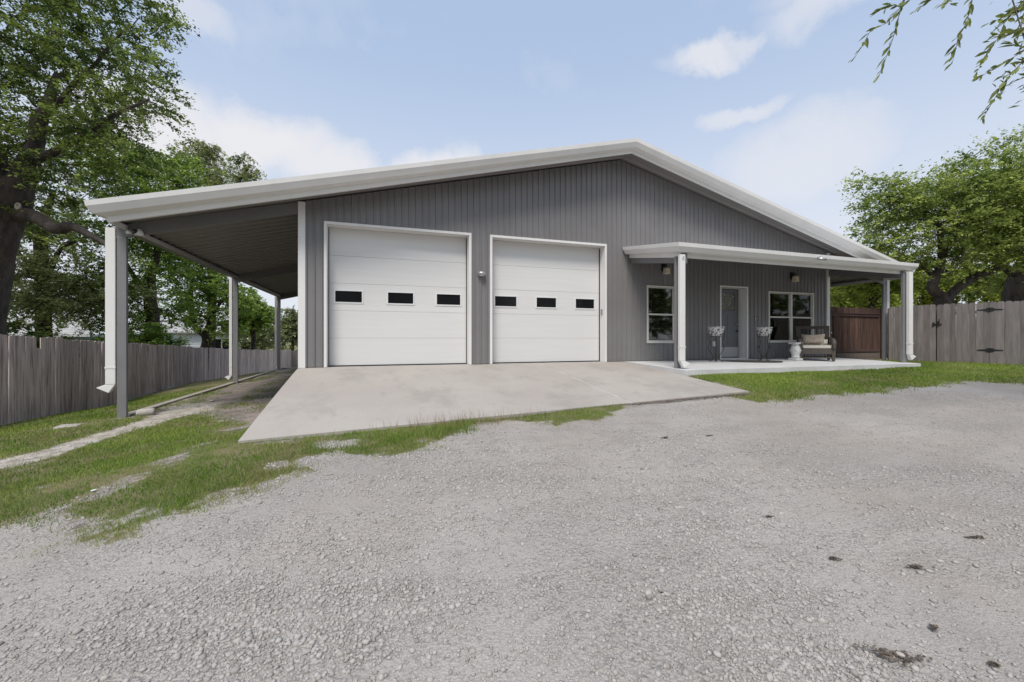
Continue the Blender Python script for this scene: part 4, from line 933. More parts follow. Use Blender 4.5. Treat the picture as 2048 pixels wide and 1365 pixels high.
w_ = obj('window', MB().box(.3, 1.7, -.06, -.031, 1.7, 3.0), 'vinyl', h)
for x0 in (.36, 1.03): obj('pane', MB().box(x0, x0+.6, -.07, -.061, 1.76, 2.94), 'darkglass', w_)
h = thing('blue_grey_house', 'low blue grey neighbour house with a pale patchy roof behind the left fence', 'house', (-17.4, 34.2, -2.2), rot=(0, 0, R(27)))
obj('wall', MB().box(-4.9, 4.0, 0, 6, 0, 3.12), 'sid_b', h)
obj('roof', MB().add([(-5.3, -.5, 3.0), (-.4, -.5, 3.0), (-.4, 3, 4.15), (-5.3, 3, 4.15), (-5.3, -.5, 3.12), (-.4, -.5, 3.12), (-.4, 3, 4.3), (-5.3, 3, 4.3), (-.4, 6.5, 3.0), (-5.3, 6.5, 3.0)], [(0, 3, 2, 1), (4, 5, 6, 7), (0, 1, 5, 4), (1, 2, 6, 5), (3, 0, 4, 7), (7, 6, 8, 9), (3, 9, 8, 2)]), 'shing', h)
obj('fascia', MB().box(-5.3, -.4, -.55, -.505, 2.95, 3.12), 'sid_w', h)
w_ = obj('window', MB().box(-3.9, -2.6, -.04, -.002, 1.6, 2.6), 'vinyl', h); obj('pane', MB().box(-3.8, -2.7, -.05, -.0405, 1.7, 2.5), 'darkglass', w_)
v = thing('parked_camper', 'white camper roof just showing over the fence right of the second carport post', 'camper', (-13.3, 50.4, -2.9), rot=(0, 0, R(15)))
obj('body', MB().box(-1.6, 1.5, -1, 1, .5, 3.2), 'sid_w', v, bevel=.12); obj('window', MB().box(-.9, .9, -1.03, -1.001, 2.45, 2.8), 'darkglass', v); obj('roof_rim', MB().box(-1.62, 1.52, -1.02, 1.02, 2.95, 3.0), 'sid_w', v)
for x in (-1, 1): obj('wheel', MB().tube([(x, -1.02, .35), (x, -.8, .35)], .35, 16), 'rubber_and_shade', v)
# bird
bd = thing('flying_bird', 'tiny dark bird gliding in the sky right of the big oak', 'bird', (-16.5, 47.6, 30.2), rot=(.2, .3, .6)); bd.scale = (.55, .55, .55)
obj('body', MB().tube([(-.35, 0, 0), (-.15, 0, 0), (.1, 0, 0), (.35, 0, .02)], [.02, .08, .09, .02], 8), 'black', bd, smooth=True)
for s_ in (-1, 1): obj('wing', MB().add([(.12, s_*.05, .03), (-.12, s_*.05, .03), (-.1, s_*.45, .14), (.08, s_*.42, .14), (-.12, s_*.75, .05)], [(0, 1, 2, 3), (3, 2, 4)]), 'black', bd)

# ------------------------------------------------------------------ trees
def tubes(paths, n, jit=0., rs=0):
    rg = random.Random(rs); mb = MB()
    for p in paths: mb.tube([(a, b, c) for a, b, c, r in p], [r for *_, r in p], n)
    if jit: mb.v = [(a+jit*mnoise.noise(Vector((a*2.2, b*2.2, c*1.3))), b+jit*mnoise.noise(Vector((a*2.2+9, b*2.2, c*1.3))), c) for a, b, c in mb.v]
    return mb
def smoothpath(p, k=5):
    P_ = np.array(p); n = len(P_); t = np.linspace(0, n-1, (n-1)*k+1); out_ = []
    for q in t:
        i = min(int(q), n-2); f = q-i; p0 = P_[max(i-1, 0)]; p1 = P_[i]; p2 = P_[i+1]; p3 = P_[min(i+2, n-1)]
        v = .5*((2*p1)+(-p0+p2)*f+(2*p0-5*p1+4*p2-p3)*f*f+(-p0+3*p1-3*p2+p3)*f**3); v[3] = max(v[3], min(p1[3], p2[3])*.8); out_.append(tuple(v))
    return out_
def crown(ells, nspray, per, slen, leaf, seed, gap=.0, shell=.38, droop=.15, wl=.5, flat=.5):
    rg = np.random.default_rng(seed); E = np.array(ells); vol = E[:, 3]**2*E[:, 4]; vol = vol**.8; pk = rg.choice(len(E), nspray, p=vol/vol.sum())
    d = rg.normal(size=(nspray, 3)); d /= np.linalg.norm(d, axis=1)[:, None]; rad = rg.uniform(0, 1, nspray)**shell
    C = E[pk, :3]+d*rad[:, None]*np.stack([E[pk, 3], E[pk, 3], E[pk, 4]], 1)
    if gap:
        nn = fnoise(C[:, 0]+C[:, 2]*.6, C[:, 1]*.8+C[:, 2]*1.1, 1.5, seed)+.6*fnoise(C[:, 0]-C[:, 2], C[:, 2]*1.4, 3.2, seed+3); keep = nn > gap-1.0; C = C[keep]; d = d[keep]; rad = rad[keep]; pk = pk[keep]
    n = len(C); D = d*np.array([1, 1, .45])+rg.normal(0, .45, (n, 3))*np.array([1, 1, .5]); D[:, 2] -= droop*.6; D /= np.linalg.norm(D, axis=1)[:, None]
    # leaves of each spray lie along a few twigs that fan from its base
    m = n*per; idx = np.repeat(np.arange(n), per); tw = rg.integers(0, 4, m); fan = rg.normal(0, .42, (n, 4, 3))*np.array([1, 1, flat])
    dirs = D[idx]+fan[idx, tw]; dirs /= np.linalg.norm(dirs, axis=1)[:, None]; tt = rg.uniform(-.35, 1, m)*slen*rg.uniform(.7, 1.2, m)
    Pp = C[idx]+dirs*tt[:, None]+rg.normal(0, .06, (m, 3))*slen; Pp[:, 2] -= droop*np.maximum(tt, 0)**2/slen
    a = rg.uniform(0, 6.283, m); ld = np.stack([np.cos(a), np.sin(a), rg.normal(-.15, .45, m)], 1)+.5*dirs; ld /= np.linalg.norm(ld, axis=1)[:, None]
    nrm = np.stack([rg.normal(0, .6, m), rg.normal(0, .6, m), np.ones(m)], 1); sd_ = np.cross(ld, nrm); sd_ /= np.linalg.norm(sd_, axis=1)[:, None]; nr = np.cross(sd_, ld)
    Ls = leaf*rg.uniform(.65, 1.25, m)[:, None]; Ws = Ls*wl*.5
    V = np.stack([Pp-ld*Ls*.5, Pp+sd_*Ws+nr*Ls*.08, Pp+ld*Ls*.5, Pp-sd_*Ws+nr*Ls*.08], 1).reshape(-1, 3)
    # tint varies by leaf and by spray, and is lighter towards the twig ends
    ti = np.clip(.30+.28*rg.normal(size=n)[idx]*.9+.22*rg.normal(size=m)+.25*(tt/slen), 0, 1); ti = np.repeat(ti, 4)
    Fq = np.arange(4*m).reshape(m, 4)
    return V, Fq, ti, C, D
def tree(name, label, cat, key, leafm, barkm, nspray, per, slen, leaf, seed, gap=.0, shell=.38, droop=.15, wl=.5, flat=.5, group=None, twigs=.5, sides=10, jit=.04):
    trs, els = TREES[key]; x0, y0, z0, r0 = trs[0][0]; base = (x0, y0, kz(x0, y0)-.1)
    t = thing(name, label, cat, base, group); T = __import__('mathutils').Matrix.Translation(-Vector(base))
    first = [(x0, y0, base[2], r0*1.45), (x0, y0, base[2]+.35, r0*1.12)]+[q for q in trs[0] if q[2] > base[2]+.6]
    paths = [smoothpath(first)]+[smoothpath(p) for p in trs[1:]]
    me = mesh_of(tubes([paths[0]], sides+4, jit*2, seed), 'trunk', barkm, True); me.transform(T); put('trunk', me, t)
    for p in paths[1:]:
        me = mesh_of(tubes([p], sides, jit, seed), 'limb', barkm, True); me.transform(T); put('limb', me, t)
    V, Fq, ti, C, D = crown(els, nspray, per, slen, leaf, seed, gap, shell, droop, wl, flat)
    V = V-np.array(base); put('crown', npmesh('crown', V, Fq, leafm, ti), t)
    # branchlets from the skeleton to the sprays
    rg = np.random.default_rng(seed+1); nodes = [np.array(q[:3]) for p in paths for q in p[len(p)//3:]]; nr = [q[3] for p in paths for q in p[len(p)//3:]]
    order = rg.permutation(len(C))[:int(len(C)*twigs)]; dist0 = np.array([min(np.linalg.norm(C[i]-n) for n in nodes[:40]) for i in order]) if len(order) else []
    order = order[np.argsort(dist0)] if len(order) else order; mb = MB(); NA = np.array(nodes)
    for i in order[:900]:
        dd_ = np.linalg.norm(NA-C[i], axis=1); j = int(np.argmin(dd_)); L_ = dd_[j]
        if L_ < .25: continue
        a_ = NA[j]; b_ = C[i]; mid = (a_+b_)/2+rg.normal(0, .09, 3)*L_+np.array([0, 0, .06*L_]); r_ = min(max(.012, .014*L_+.008), .07)
        pts = [tuple(a_), tuple(mid), tuple(b_), tuple(b_+D[i]*slen*.6)]; mb.tube(pts, [r_, r_*.7, r_*.4, .004], 4, False); NA = np.vstack([NA, mid, b_])
    me = mesh_of(mb, 'branchlets', barkm, True); me.transform(T); put('branchlets', me, t)['kind'] = 'stuff'
    return t
TREES = {
 'oak':([[(-12.1,17.70,-0.05,0.60),(-11.75,17.56,2.49,0.52),(-11.25,17.40,4.39,0.48),(-10.77,17.24,5.42,0.349),(-10.41,17.12,6.17,0.269),(-10.14,17.03,7.56,0.159),(-9.53,16.84,8.99,0.095)],[(-11.11,17.36,4.47,0.380),(-11.31,17.42,5.82,0.254),(-11.57,17.51,6.93,0.190),(-11.94,17.63,8.99,0.111)],[(-10.81,17.26,4.58,0.238),(-9.98,16.66,4.37,0.186),(-9.28,16.23,3.96,0.168),(-8.59,15.79,3.96,0.120),(-7.27,15.04,3.22,0.044)],[(-10.41,17.12,6.17,0.143),(-8.80,16.17,6.73,0.092),(-7.45,15.41,7.34,0.060),(-6.30,14.71,7.61,0.029)],[(-10.14,17.03,7.56,0.095),(-8.78,16.59,8.99,0.063),(-7.58,16.19,10.42,0.032)]],
   [(-10.74,17.23,9.78,3.80,2.69),(-8.33,16.44,10.57,1.90,1.59),(-7.07,15.50,8.51,1.45,1.22),(-7.65,15.69,6.99,1.83,1.14),(-10.16,16.30,6.44,2.55,1.12),(-13.60,18.18,7.40,3.80,4.76),(-8.63,16.54,12.32,2.38,1.59),(-8.73,16.04,4.86,1.22,0.61),(-6.13,15.18,8.13,0.69,0.21),(-6.13,15.18,9.43,0.61,0.21),(-6.20,15.21,10.19,0.61,0.21),(-8.44,15.95,3.41,0.91,0.27),(-7.58,15.66,3.10,0.76,0.30)]),
 'midoak':([[(-14.64,24.84,0.11,0.278),(-14.68,24.85,3.36,0.255),(-14.81,24.90,5.21,0.208),(-14.26,24.71,7.53,0.116)],[(-14.68,24.85,3.36,0.139),(-15.69,25.19,4.51,0.093),(-16.46,25.44,5.44,0.069)],[(-14.68,24.85,2.89,0.139),(-13.93,24.61,4.75,0.093),(-13.05,24.31,5.21,0.069)]],
   [(-14.59,24.82,3.36,3.01,1.39),(-15.25,25.04,5.90,2.78,1.16),(-12.61,24.17,2.66,2.08,1.16),(-15.49,24.07,2.33,1.98,1.32),(-13.20,23.31,1.90,1.98,0.77)]),
 'trunkdark':([[(-11.07,25.77,-0.45,0.358),(-10.88,25.70,1.60,0.307),(-11.02,25.75,3.39,0.205),(-10.54,25.59,5.69,0.128)],[(-10.95,25.73,2.62,0.154),(-12.00,26.07,4.16,0.102),(-12.73,26.31,5.69,0.077)]],
   [(-9.80,24.30,7.40,1.95,2.19),(-11.27,25.83,4.16,1.79,1.79),(-11.89,24.98,8.87,2.68,1.46),(-11.19,24.75,6.18,2.19,1.71),(-12.12,25.06,3.01,1.46,1.22),(-10.78,26.73,2.18,1.61,1.07),(-11.89,24.98,1.31,1.46,0.85),(-9.23,24.10,8.62,1.22,0.98)]),
 'twostem':([[(-10.92,32.04,-0.76,0.263),(-10.70,31.96,0.72,0.214),(-11.42,32.20,1.55,0.165),(-11.61,32.26,3.19,0.132),(-11.49,32.22,5.17,0.082)],[(-10.74,31.97,0.63,0.165),(-10.39,31.86,1.88,0.132),(-9.64,31.61,3.19,0.082)]],
   [(-11.52,32.23,4.51,2.30,1.98),(-9.95,31.72,3.52,1.98,1.65),(-12.29,31.44,5.95,1.90,1.90),(-11.05,32.08,6.49,1.98,1.32),(-9.80,31.66,1.55,1.48,0.82),(-12.61,32.59,2.21,1.65,0.99)]),
 'chinaberry':([[(-11.58,35.41,-1.64,0.329),(-11.41,35.35,7.14,0.256),(-11.75,35.47,12.99,0.146)],[(-11.41,35.35,7.14,0.183),(-9.84,34.84,11.53,0.110),(-8.80,34.49,13.36,0.073)]],
   [(-12.80,35.81,14.45,1.10,0.91),(-11.93,35.53,13.36,1.46,1.10),(-11.75,35.47,14.45,0.80,0.51),(-9.50,34.72,13.79,0.88,0.51),(-8.63,34.44,12.81,0.80,0.51),(-9.84,34.84,12.44,1.46,0.51),(-10.89,35.18,12.08,1.83,0.73)]),
 'green':([[(-9.20,36.73,-1.79,0.195),(-9.09,36.70,2.11,0.117)]],
   [(-8.83,36.61,2.50,1.48,0.94),(-9.76,36.92,3.67,0.98,1.56),(-10.13,37.04,2.11,1.17,1.56)]),
 'olive1':([[(-11.11,47.89,-2.54,0.205),(-11.06,47.88,1.04,0.102)]],
   [(-11.35,47.97,0.94,2.30,1.43)]),
 'olive2':([[(-9.16,52.52,-2.92,0.229),(-9.11,52.50,1.09,0.115)]],
   [(-9.33,52.57,1.38,2.01,1.83),(-8.89,52.43,2.81,1.43,1.26)]),
 'right':([[(22.27,10.55,0.99,0.269),(22.22,10.57,2.24,0.228),(21.90,10.68,2.69,0.187),(22.02,10.64,3.17,0.155),(22.22,10.57,3.90,0.124),(22.08,10.62,5.35,0.083),(21.19,10.91,6.38,0.041)],[(22.33,10.53,2.07,0.187),(22.77,10.39,2.61,0.166),(23.46,10.16,3.13,0.155),(24.24,9.90,3.48,0.145),(25.13,9.61,4.02,0.124),(26.31,9.22,4.31,0.104),(27.49,8.83,5.55,0.062)],[(22.22,10.57,3.90,0.083),(23.16,10.26,5.35,0.062),(24.14,9.94,6.80,0.041)],[(22.02,10.64,3.17,0.073),(20.99,10.97,3.90,0.052),(20.21,11.23,4.31,0.031)]],
   [(22.08,10.62,5.55,2.07,1.76),(23.75,10.07,6.59,2.28,1.87),(25.52,9.48,7.01,2.69,1.97),(20.01,11.30,4.31,1.04,0.73),(20.60,11.10,6.18,1.35,1.04),(24.34,9.87,4.73,1.87,1.04),(19.52,11.46,7.17,0.73,0.25),(19.46,11.48,4.93,0.73,0.46),(22.57,10.45,3.90,1.66,0.62),(26.51,9.16,4.73,2.07,1.24)]),
 'right2':([[(30.03,11.15,0.57,0.634),(29.79,11.23,2.52,0.585),(30.03,11.15,3.99,0.439),(31.18,10.77,6.43,0.244)],[(29.91,11.19,3.50,0.219),(28.64,11.61,4.48,0.122),(27.94,11.84,5.45,0.073)]],
   [(30.26,11.08,6.18,2.44,1.46),(30.55,12.03,3.64,1.54,0.64),(31.42,10.70,7.89,2.44,2.44)]),
 'porch':([[(23.94,14.21,0.57,0.205),(24.11,14.16,2.62,0.179),(24.38,14.07,3.64,0.128),(24.48,14.04,4.41,0.077)],[(24.18,14.13,2.67,0.077),(24.84,13.92,2.93,0.064),(25.45,13.72,3.26,0.051)]],
   [(23.02,14.52,3.26,1.28,0.90),(24.72,13.96,3.64,1.28,0.90),(23.75,14.28,4.41,1.54,0.77)]),
 'bg1':([[(34.33,22.37,0.55,0.195),(34.33,22.37,3.67,0.117)]],
   [(34.70,22.25,4.06,1.95,1.09),(36.56,21.64,3.67,1.95,0.78)]),
 'bg2':([[(40.63,20.29,0.55,0.234),(40.63,20.29,3.67,0.156),(40.71,20.27,5.23,0.078)]],
   [(40.63,20.29,4.65,3.12,1.56),(38.78,20.90,5.23,2.34,1.95)]),
 'bg3':([[(41.46,17.91,0.55,0.183),(41.32,17.96,3.85,0.146),(41.39,17.93,5.67,0.110)]],
   [(41.91,17.76,4.58,2.93,1.28),(45.39,16.62,3.85,2.56,1.10)]),
}
TW= [[(5.22, 2.49, 4.22), (4.99, 2.57, 3.97), (4.85, 2.61, 3.85), (4.73, 2.65, 3.7), (4.57, 2.7, 3.62), (4.49, 2.73, 3.46), (4.41, 2.76, 3.33)], [(5.04, 2.68, 4.02), (4.97, 2.7, 3.82), (4.93, 2.71, 3.65), (4.87, 2.73, 3.47), (4.82, 2.75, 3.32), (4.77, 2.76, 3.22)], [(5.87, 2.53, 4.28), (5.83, 2.54, 4.02), (5.78, 2.56, 3.86), (5.7, 2.58, 3.72), (5.68, 2.59, 3.58), (5.64, 2.6, 3.45)], [(6.65, 2.4, 4.27), (6.47, 2.46, 4.12), (6.34, 2.5, 3.98), (6.28, 2.52, 3.82), (6.19, 2.55, 3.69), (6.12, 2.57, 3.56), (6.03, 2.6, 3.41)], [(6.99, 2.41, 4.05), (6.73, 2.5, 3.77), (6.52, 2.57, 3.64), (6.34, 2.63, 3.53), (6.23, 2.66, 3.45)], [(6.05, 2.22, 3.39), (5.87, 2.28, 3.19), (5.75, 2.31, 3.02), (5.7, 2.33, 2.92), (5.61, 2.36, 2.76)], [(5.47, 2.53, 4.22), (5.33, 2.58, 4.07), (5.21, 2.62, 3.97), (5.16, 2.64, 3.91)], [(5.92, 2.51, 4.28), (5.65, 2.6, 4.15), (5.57, 2.63, 4.08)], [(6.75, 2.36, 4.38), (6.55, 2.43, 4.17), (6.39, 2.48, 4.06), (6.17, 2.56, 3.97)], [(7.09, 2.38, 3.67), (6.78, 2.48, 3.5), (6.7, 2.51, 3.34)], [(6.1, 2.2, 3.73), (5.98, 2.24, 3.63), (5.82, 2.29, 3.58), (5.7, 2.33, 3.59)], [(4.99, 2.69, 3.95), (4.9, 2.72, 3.97), (4.79, 2.76, 3.92)], [(6.51, 2.32, 3.71), (6.34, 2.37, 3.63), (6.19, 2.42, 3.68)], [(6.6, 2.41, 4.33), (6.52, 2.44, 4.01), (6.5, 2.45, 3.85)]]
k_ = tree('oak_tree', 'large dark trunked oak filling the upper left above the fence', 'tree', 'oak', 'leaf_oak', 'bark', 2100, 62, .62, .105, 21, gap=.30, shell=.42, droop=.12, wl=.55, jit=.07, sides=14)
me = mesh_of(MB().lathe([(.13, -.03), (.135, .0), (.125, .03), (.075, .02), (.07, -.01)], (0, 0, 0), 16), 'pruned_knot', 'barkpale', True)
kn = put('pruned_knot', me, k_, Vector((-10.28, 16.42, 4.62))-Vector(k_.location), (R(90), 0, R(-28)), (.8, .8, .8))
tree('oak_tree', 'grey green oak with a thin trunk seen under the big oak limb', 'tree', 'midoak', 'leaf_mid', 'bark', 1050, 46, .7, .14, 22, gap=.25, shell=.45)
tree('shade_tree', 'thick dark trunked tree seen through the carport left of the white house', 'tree', 'trunkdark', 'leaf_br', 'barkl', 1150, 46, .7, .15, 23, gap=.18, shell=.45)
tree('two_stemmed_tree', 'slim tree with two stems rising before the white house', 'tree', 'twostem', 'leaf_br', 'bark', 700, 44, .75, .18, 24, gap=.22, shell=.45)
tree('feathery_tree', 'tall feathery tree whose tips rise above the carport roof', 'tree', 'chinaberry', 'leaf_mid', 'barkl', 260, 60, .8, .2, 25, gap=.3, shell=.5, droop=.9, wl=.35)
tree('green_tree', 'bright green tree between the second and third carport posts', 'tree', 'green', 'leaf_br', 'barkl', 260, 50, .8, .22, 26, shell=.5, droop=.4)
tree('olive_shrub', 'broad olive shrub behind the far fence left of the third carport post', 'shrub', 'olive1', 'leaf_olive', 'barkl', 200, 60, .7, .2, 27, shell=.5)
tree('olive_shrub', 'taller olive tree between the third carport post and the building corner', 'tree', 'olive2', 'leaf_olive', 'barkl', 240, 60, .8, .24, 28, shell=.5)
tree('elm_tree', 'spreading yellow green tree with a low forked limb behind the latched gate', 'tree', 'right', 'leaf_right', 'bark', 1750, 50, .72, .13, 31, gap=.25, shell=.45, droop=.1, wl=.5)
tree('elm_tree', 'thick dark trunked tree at the right edge behind the grey fence', 'tree', 'right2', 'leaf_right', 'bark', 420, 50, .8, .17, 32, gap=.1, shell=.5, sides=14)
tree('elm_tree', 'small forked tree seen through the porch above the stained gate', 'tree', 'porch', 'leaf_bg', 'bark', 330, 50, .6, .14, 33, shell=.5)
for k, (key, lb) in enumerate([('bg1', 'pale green tree low behind the right end of the porch roof'), ('bg2', 'pale green tree behind the forked trunk'), ('bg3', 'pale green tree with a thin stem under the long right limb')]):
    tree('background_tree', lb, 'tree', key, 'leaf_bg', 'bark', 330, 50, .9, .24, 41+k, shell=.5)
# a far belt of woods that closes the horizon on every side
rg = np.random.default_rng(77); els = []
for i in range(120):
    a_ = i/120*2*math.pi+rg.uniform(-.02, .02); dd_ = rg.uniform(85, 120); X, Y = dd_*math.sin(a_), dd_*math.cos(a_); els.append((X, Y, kz(0, 44)-.5+rg.uniform(.6, 1.6), rg.uniform(3.5, 6), rg.uniform(2.0, 3.4)))
V, Fq, ti, C, D = crown(els, 3600, 16, 1.6, .9, 78, shell=.5); put('distant_woods', npmesh('distant_woods', V, Fq, 'leaf_olive', ti), kind='stuff')['label'] = 'far low belt of trees along the horizon'
els = [(rg.uniform(-34, 60), rg.uniform(-34, -22), rg.uniform(1, 11), rg.uniform(2.5, 4.5), rg.uniform(2, 3.2)) for i in range(110)]
V, Fq, ti, C, D = crown(els, 2600, 16, 1.4, .8, 79, shell=.5); put('rear_tree_belt', npmesh('rear_tree_belt', V, Fq, 'leaf_mid', ti), kind='stuff')['label'] = 'belt of tall trees across the yard, mirrored in the window panes'
# fill behind the left fence: understorey shrubs
for k, (x, y, rx, rz_, lb) in enumerate([(-9.6, 21.5, 1.1, .9, 'dark bush behind the fence near the front carport post'), (-12.6, 19.6, 1.7, 1.0, 'leafy bush behind the fence under the big oak')]):
    z = kz(x, y); TREES['b%d' % k] = ([[(x, y, z, .07), (x+.1, y, z+1.2, .05), (x, y+.1, z+2.2, .03)]], [(x, y, z+2.1, rx, rz_), (x+rx*.6, y, z+1.5, rx*.8, rz_)])
    tree('leafy_bush', lb, 'bush', 'b%d' % k, 'leaf_oak' if k == 1 else 'leaf_br', 'barkl', 260, 50, .45, .13, 61+k, shell=.5, sides=6)
# the tree whose hanging twigs reach into the upper right; it stands outside the picture
ov = thing('overhanging_tree', 'leafy twigs hanging into the upper right corner of the sky', 'tree', (10.2, 1.2, -.75))
ovl = Vector(ov.location); T_O = __import__('mathutils').Matrix.Translation(-ovl)
def OP(name, mb, m, sm=True): me = mesh_of(mb, name, m, sm); me.transform(T_O); return put(name, me, ov)
OP('trunk', tubes([smoothpath([(10.2, 1.2, -.8, .3), (10.15, 1.25, .8, .24), (10.0, 1.4, 2.8, .2), (9.7, 1.5, 4.2, .15)])], 12, .05), 'bark')
OP('limb', tubes([smoothpath([(10.0, 1.4, 2.8, .13), (9.0, 1.8, 4.1, .09), (8.0, 2.1, 4.75, .06), (6.9, 2.35, 4.85, .035), (5.6, 2.5, 4.75, .018), (5.15, 2.5, 4.5, .009)])], 8, .01), 'bark')
hub = [(8.0, 2.1, 4.75), (6.9, 2.35, 4.85), (5.9, 2.45, 4.8), (5.3, 2.5, 4.6)]
leafv = []
for i in range(6):
    w_ = .40+.04*i; b0 = [(0, 0, 0), (.25, w_*.42, .02), (.6, w_*.5, .03), (1, 0, -.04-.01*i), (.6, -w_*.5, .03), (.25, -w_*.42, .02), (.5, 0, -.03)]
    mb = MB().add([(a*1, b*.52, c) for a, b, c in b0], [(0, 6, 1), (1, 6, 2), (2, 6, 3), (0, 5, 6), (5, 4, 6), (4, 3, 6)]); leafv.append(mesh_of(mb, 'leaf', 'leaf_hang'))
rl = random.Random(12); nleaf = 0
LN = [26, 20, 24, 30, 24, 26, 14, 10, 24, 22, 18, 12, 20, 20]
for k, tw in enumerate(TW):
    pts = [Vector(p) for p in tw]; h_ = min(hub, key=lambda q: (Vector(q)-pts[0]).length); mb = MB().tube([h_, (Vector(h_)*.4+pts[0]*.6)+Vector((0, 0, .05)), pts[0]]+[tuple(p) for p in pts[1:]], [.008, .006, .005]+[.0035-.0025*i/len(pts) for i in range(1, len(pts))], 5)
    OP('twig', mb, 'stem'); seg = [(pts[i+1]-pts[i]).length for i in range(len(pts)-1)]; tot = sum(seg)
    for q in range(LN[k]):
        s = tot*(q+.5)/LN[k]*1.0; i = 0
        while i < len(seg)-1 and s > seg[i]: s -= seg[i]; i += 1
        p = pts[i].lerp(pts[i+1], min(s/seg[i], 1)); d = (pts[i+1]-pts[i]).normalized(); side = 1 if q % 2 else -1
        f = q/LN[k]; ln_ = (.125 if f < .75 else .125*(1.9-1.2*f))*rl.uniform(.65, 1.2)
        dv = (d*.8+Vector((-.28, .1*side, -.35*rl.random()+(.12*side)))+Vector((rl.gauss(0, .3), rl.gauss(0, .35), rl.gauss(0, .2)))).normalized()
        o = put('leaf', leafv[rl.randrange(6)], ov, p-ovl, scale=(ln_, ln_, ln_)); qt = dv.to_track_quat('X', 'Z'); o.rotation_mode = 'QUATERNION'; o.rotation_quaternion = qt @ __import__('mathutils').Quaternion((1, 0, 0), rl.uniform(-1.2, 1.2)); nleaf += 1
# the rest of its crown, above and beyond the frame
V, Fq, ti, C, D = crown([(8.6, 1.4, 6.0, 2.0, .9), (10.5, .8, 6.2, 2.4, 1.4), (7.3, 2.3, 5.35, .9, .35)], 300, 40, .5, .075, 91, shell=.6, droop=.4, wl=.35)
V2, F2, t2, _, _ = crown([(7.05, 2.4, 3.72, .28, .2), (7.0, 2.4, 4.25, .3, .15), (6.75, 2.35, 4.4, .25, .08), (5.2, 2.55, 4.35, .2, .06)], 34, 16, .3, .1, 95, shell=.8, droop=.5, wl=.3); put('leaf_sprays', npmesh('leaf_sprays', V2-np.array(ovl), F2, 'leaf_hang', t2), ov)['kind'] = 'stuff'
keepv = np.ones(len(Fq), bool); put('crown', npmesh('crown', V-np.array(ovl), Fq, 'leaf_right', ti), ov)

# ------------------------------------------------------------------ gravel stones
def rocks(n, tmpl, tf, size, seed, rlo, rhi, thr):
    rg = np.random.default_rng(seed); u = rg.uniform(0, 1, n*3); r = rlo*(rhi/rlo)**u; a_ = rg.uniform(-1.02, 1.15, n*3)+TH; X = r*np.sin(a_); Y = r*np.cos(a_)
    g, d_, p_ = zones(X, Y); cl = fnoise(X, Y, 1.6, 31)+.6*fnoise(X, Y, 5, 32)
    # loose stone gathers in drifts between the packed wheel tracks
    ok = (g < .45) & (rg.uniform(0, 1, n*3) < np.clip(.42+.55*cl, .1, 1)) & ~((X > -1.65) & (X < 6.5) & (Y > 5.62)) & ~((X > 6.3) & (Y > 7.2)) & (cl > thr)
    X, Y = X[ok][:n], Y[ok][:n]; m = len(X); s = size*np.exp(rg.normal(0, .5, m)); s = np.minimum(s, size*2.4)
    Z = gz(X, Y)+.012*fnoise(X, Y, 2.3, 9)+.005*fnoise(X, Y, 9, 10)+s*.12
    an = rg.uniform(0, 6.283, m); c, q = np.cos(an), np.sin(an); k = len(tmpl); T3 = tmpl[None]*(1+rg.normal(0, .2, (m, k, 1)))*np.stack([np.ones(m), rg.uniform(.6, 1, m), rg.uniform(.4, .9, m)], 1)[:, None]*s[:, None, None]
    V = np.stack([T3[..., 0]*c[:, None]-T3[..., 1]*q[:, None]+X[:, None], T3[..., 0]*q[:, None]+T3[..., 1]*c[:, None]+Y[:, None], T3[..., 2]+Z[:, None]], -1).reshape(-1, 3)
    F = (tf[None]+np.arange(m)[:, None, None]*k).reshape(-1, 3); ti = np.repeat(np.clip(rg.normal(.25, .28, m), 0, 1), k)
    return V, F, ti
M['stone'] = mat('crushed_limestone', (.40, .378, .355), .95, attr=('tint', (.24, .217, .2)), spec=.15, bump=.3, bscale=150, bdist=.002, coord='Object')
g_ = (1+5**.5)/2; ico = np.array([(-1, g_, 0), (1, g_, 0), (-1, -g_, 0), (1, -g_, 0), (0, -1, g_), (0, 1, g_), (0, -1, -g_), (0, 1, -g_), (g_, 0, -1), (g_, 0, 1), (-g_, 0, -1), (-g_, 0, 1)])/2
icof = np.array([(0, 11, 5), (0, 5, 1), (0, 1, 7), (0, 7, 10), (0, 10, 11), (1, 5, 9), (5, 11, 4), (11, 10, 2), (10, 7, 6), (7, 1, 8), (3, 9, 4), (3, 4, 2), (3, 2, 6), (3, 6, 8), (3, 8, 9), (4, 9, 5), (2, 4, 11), (6, 2, 10), (8, 6, 7), (9, 8, 1)])
octv = np.array([(1, 0, 0), (0, 1, 0), (-1, 0, 0), (0, -1, 0), (0, 0, 1), (0, 0, -1.)]); octf = np.array([(0, 1, 4), (1, 2, 4), (2, 3, 4), (3, 0, 4), (1, 0, 5), (2, 1, 5), (3, 2, 5), (0, 3, 5)])
for nm, args, sm in (('gravel_stones', (24000, ico, icof, .0085, 3, 1.2, 5.5, -9), True), ('gravel_chips', (62000, octv, octf, .0065, 4, 1.2, 10.5, -9), False)):
    V, F, ti = rocks(*args); put(nm, npmesh(nm, V, F, 'stone', ti, smooth=sm), kind='stuff')['label'] = 'loose crushed limestone on the gravel yard'

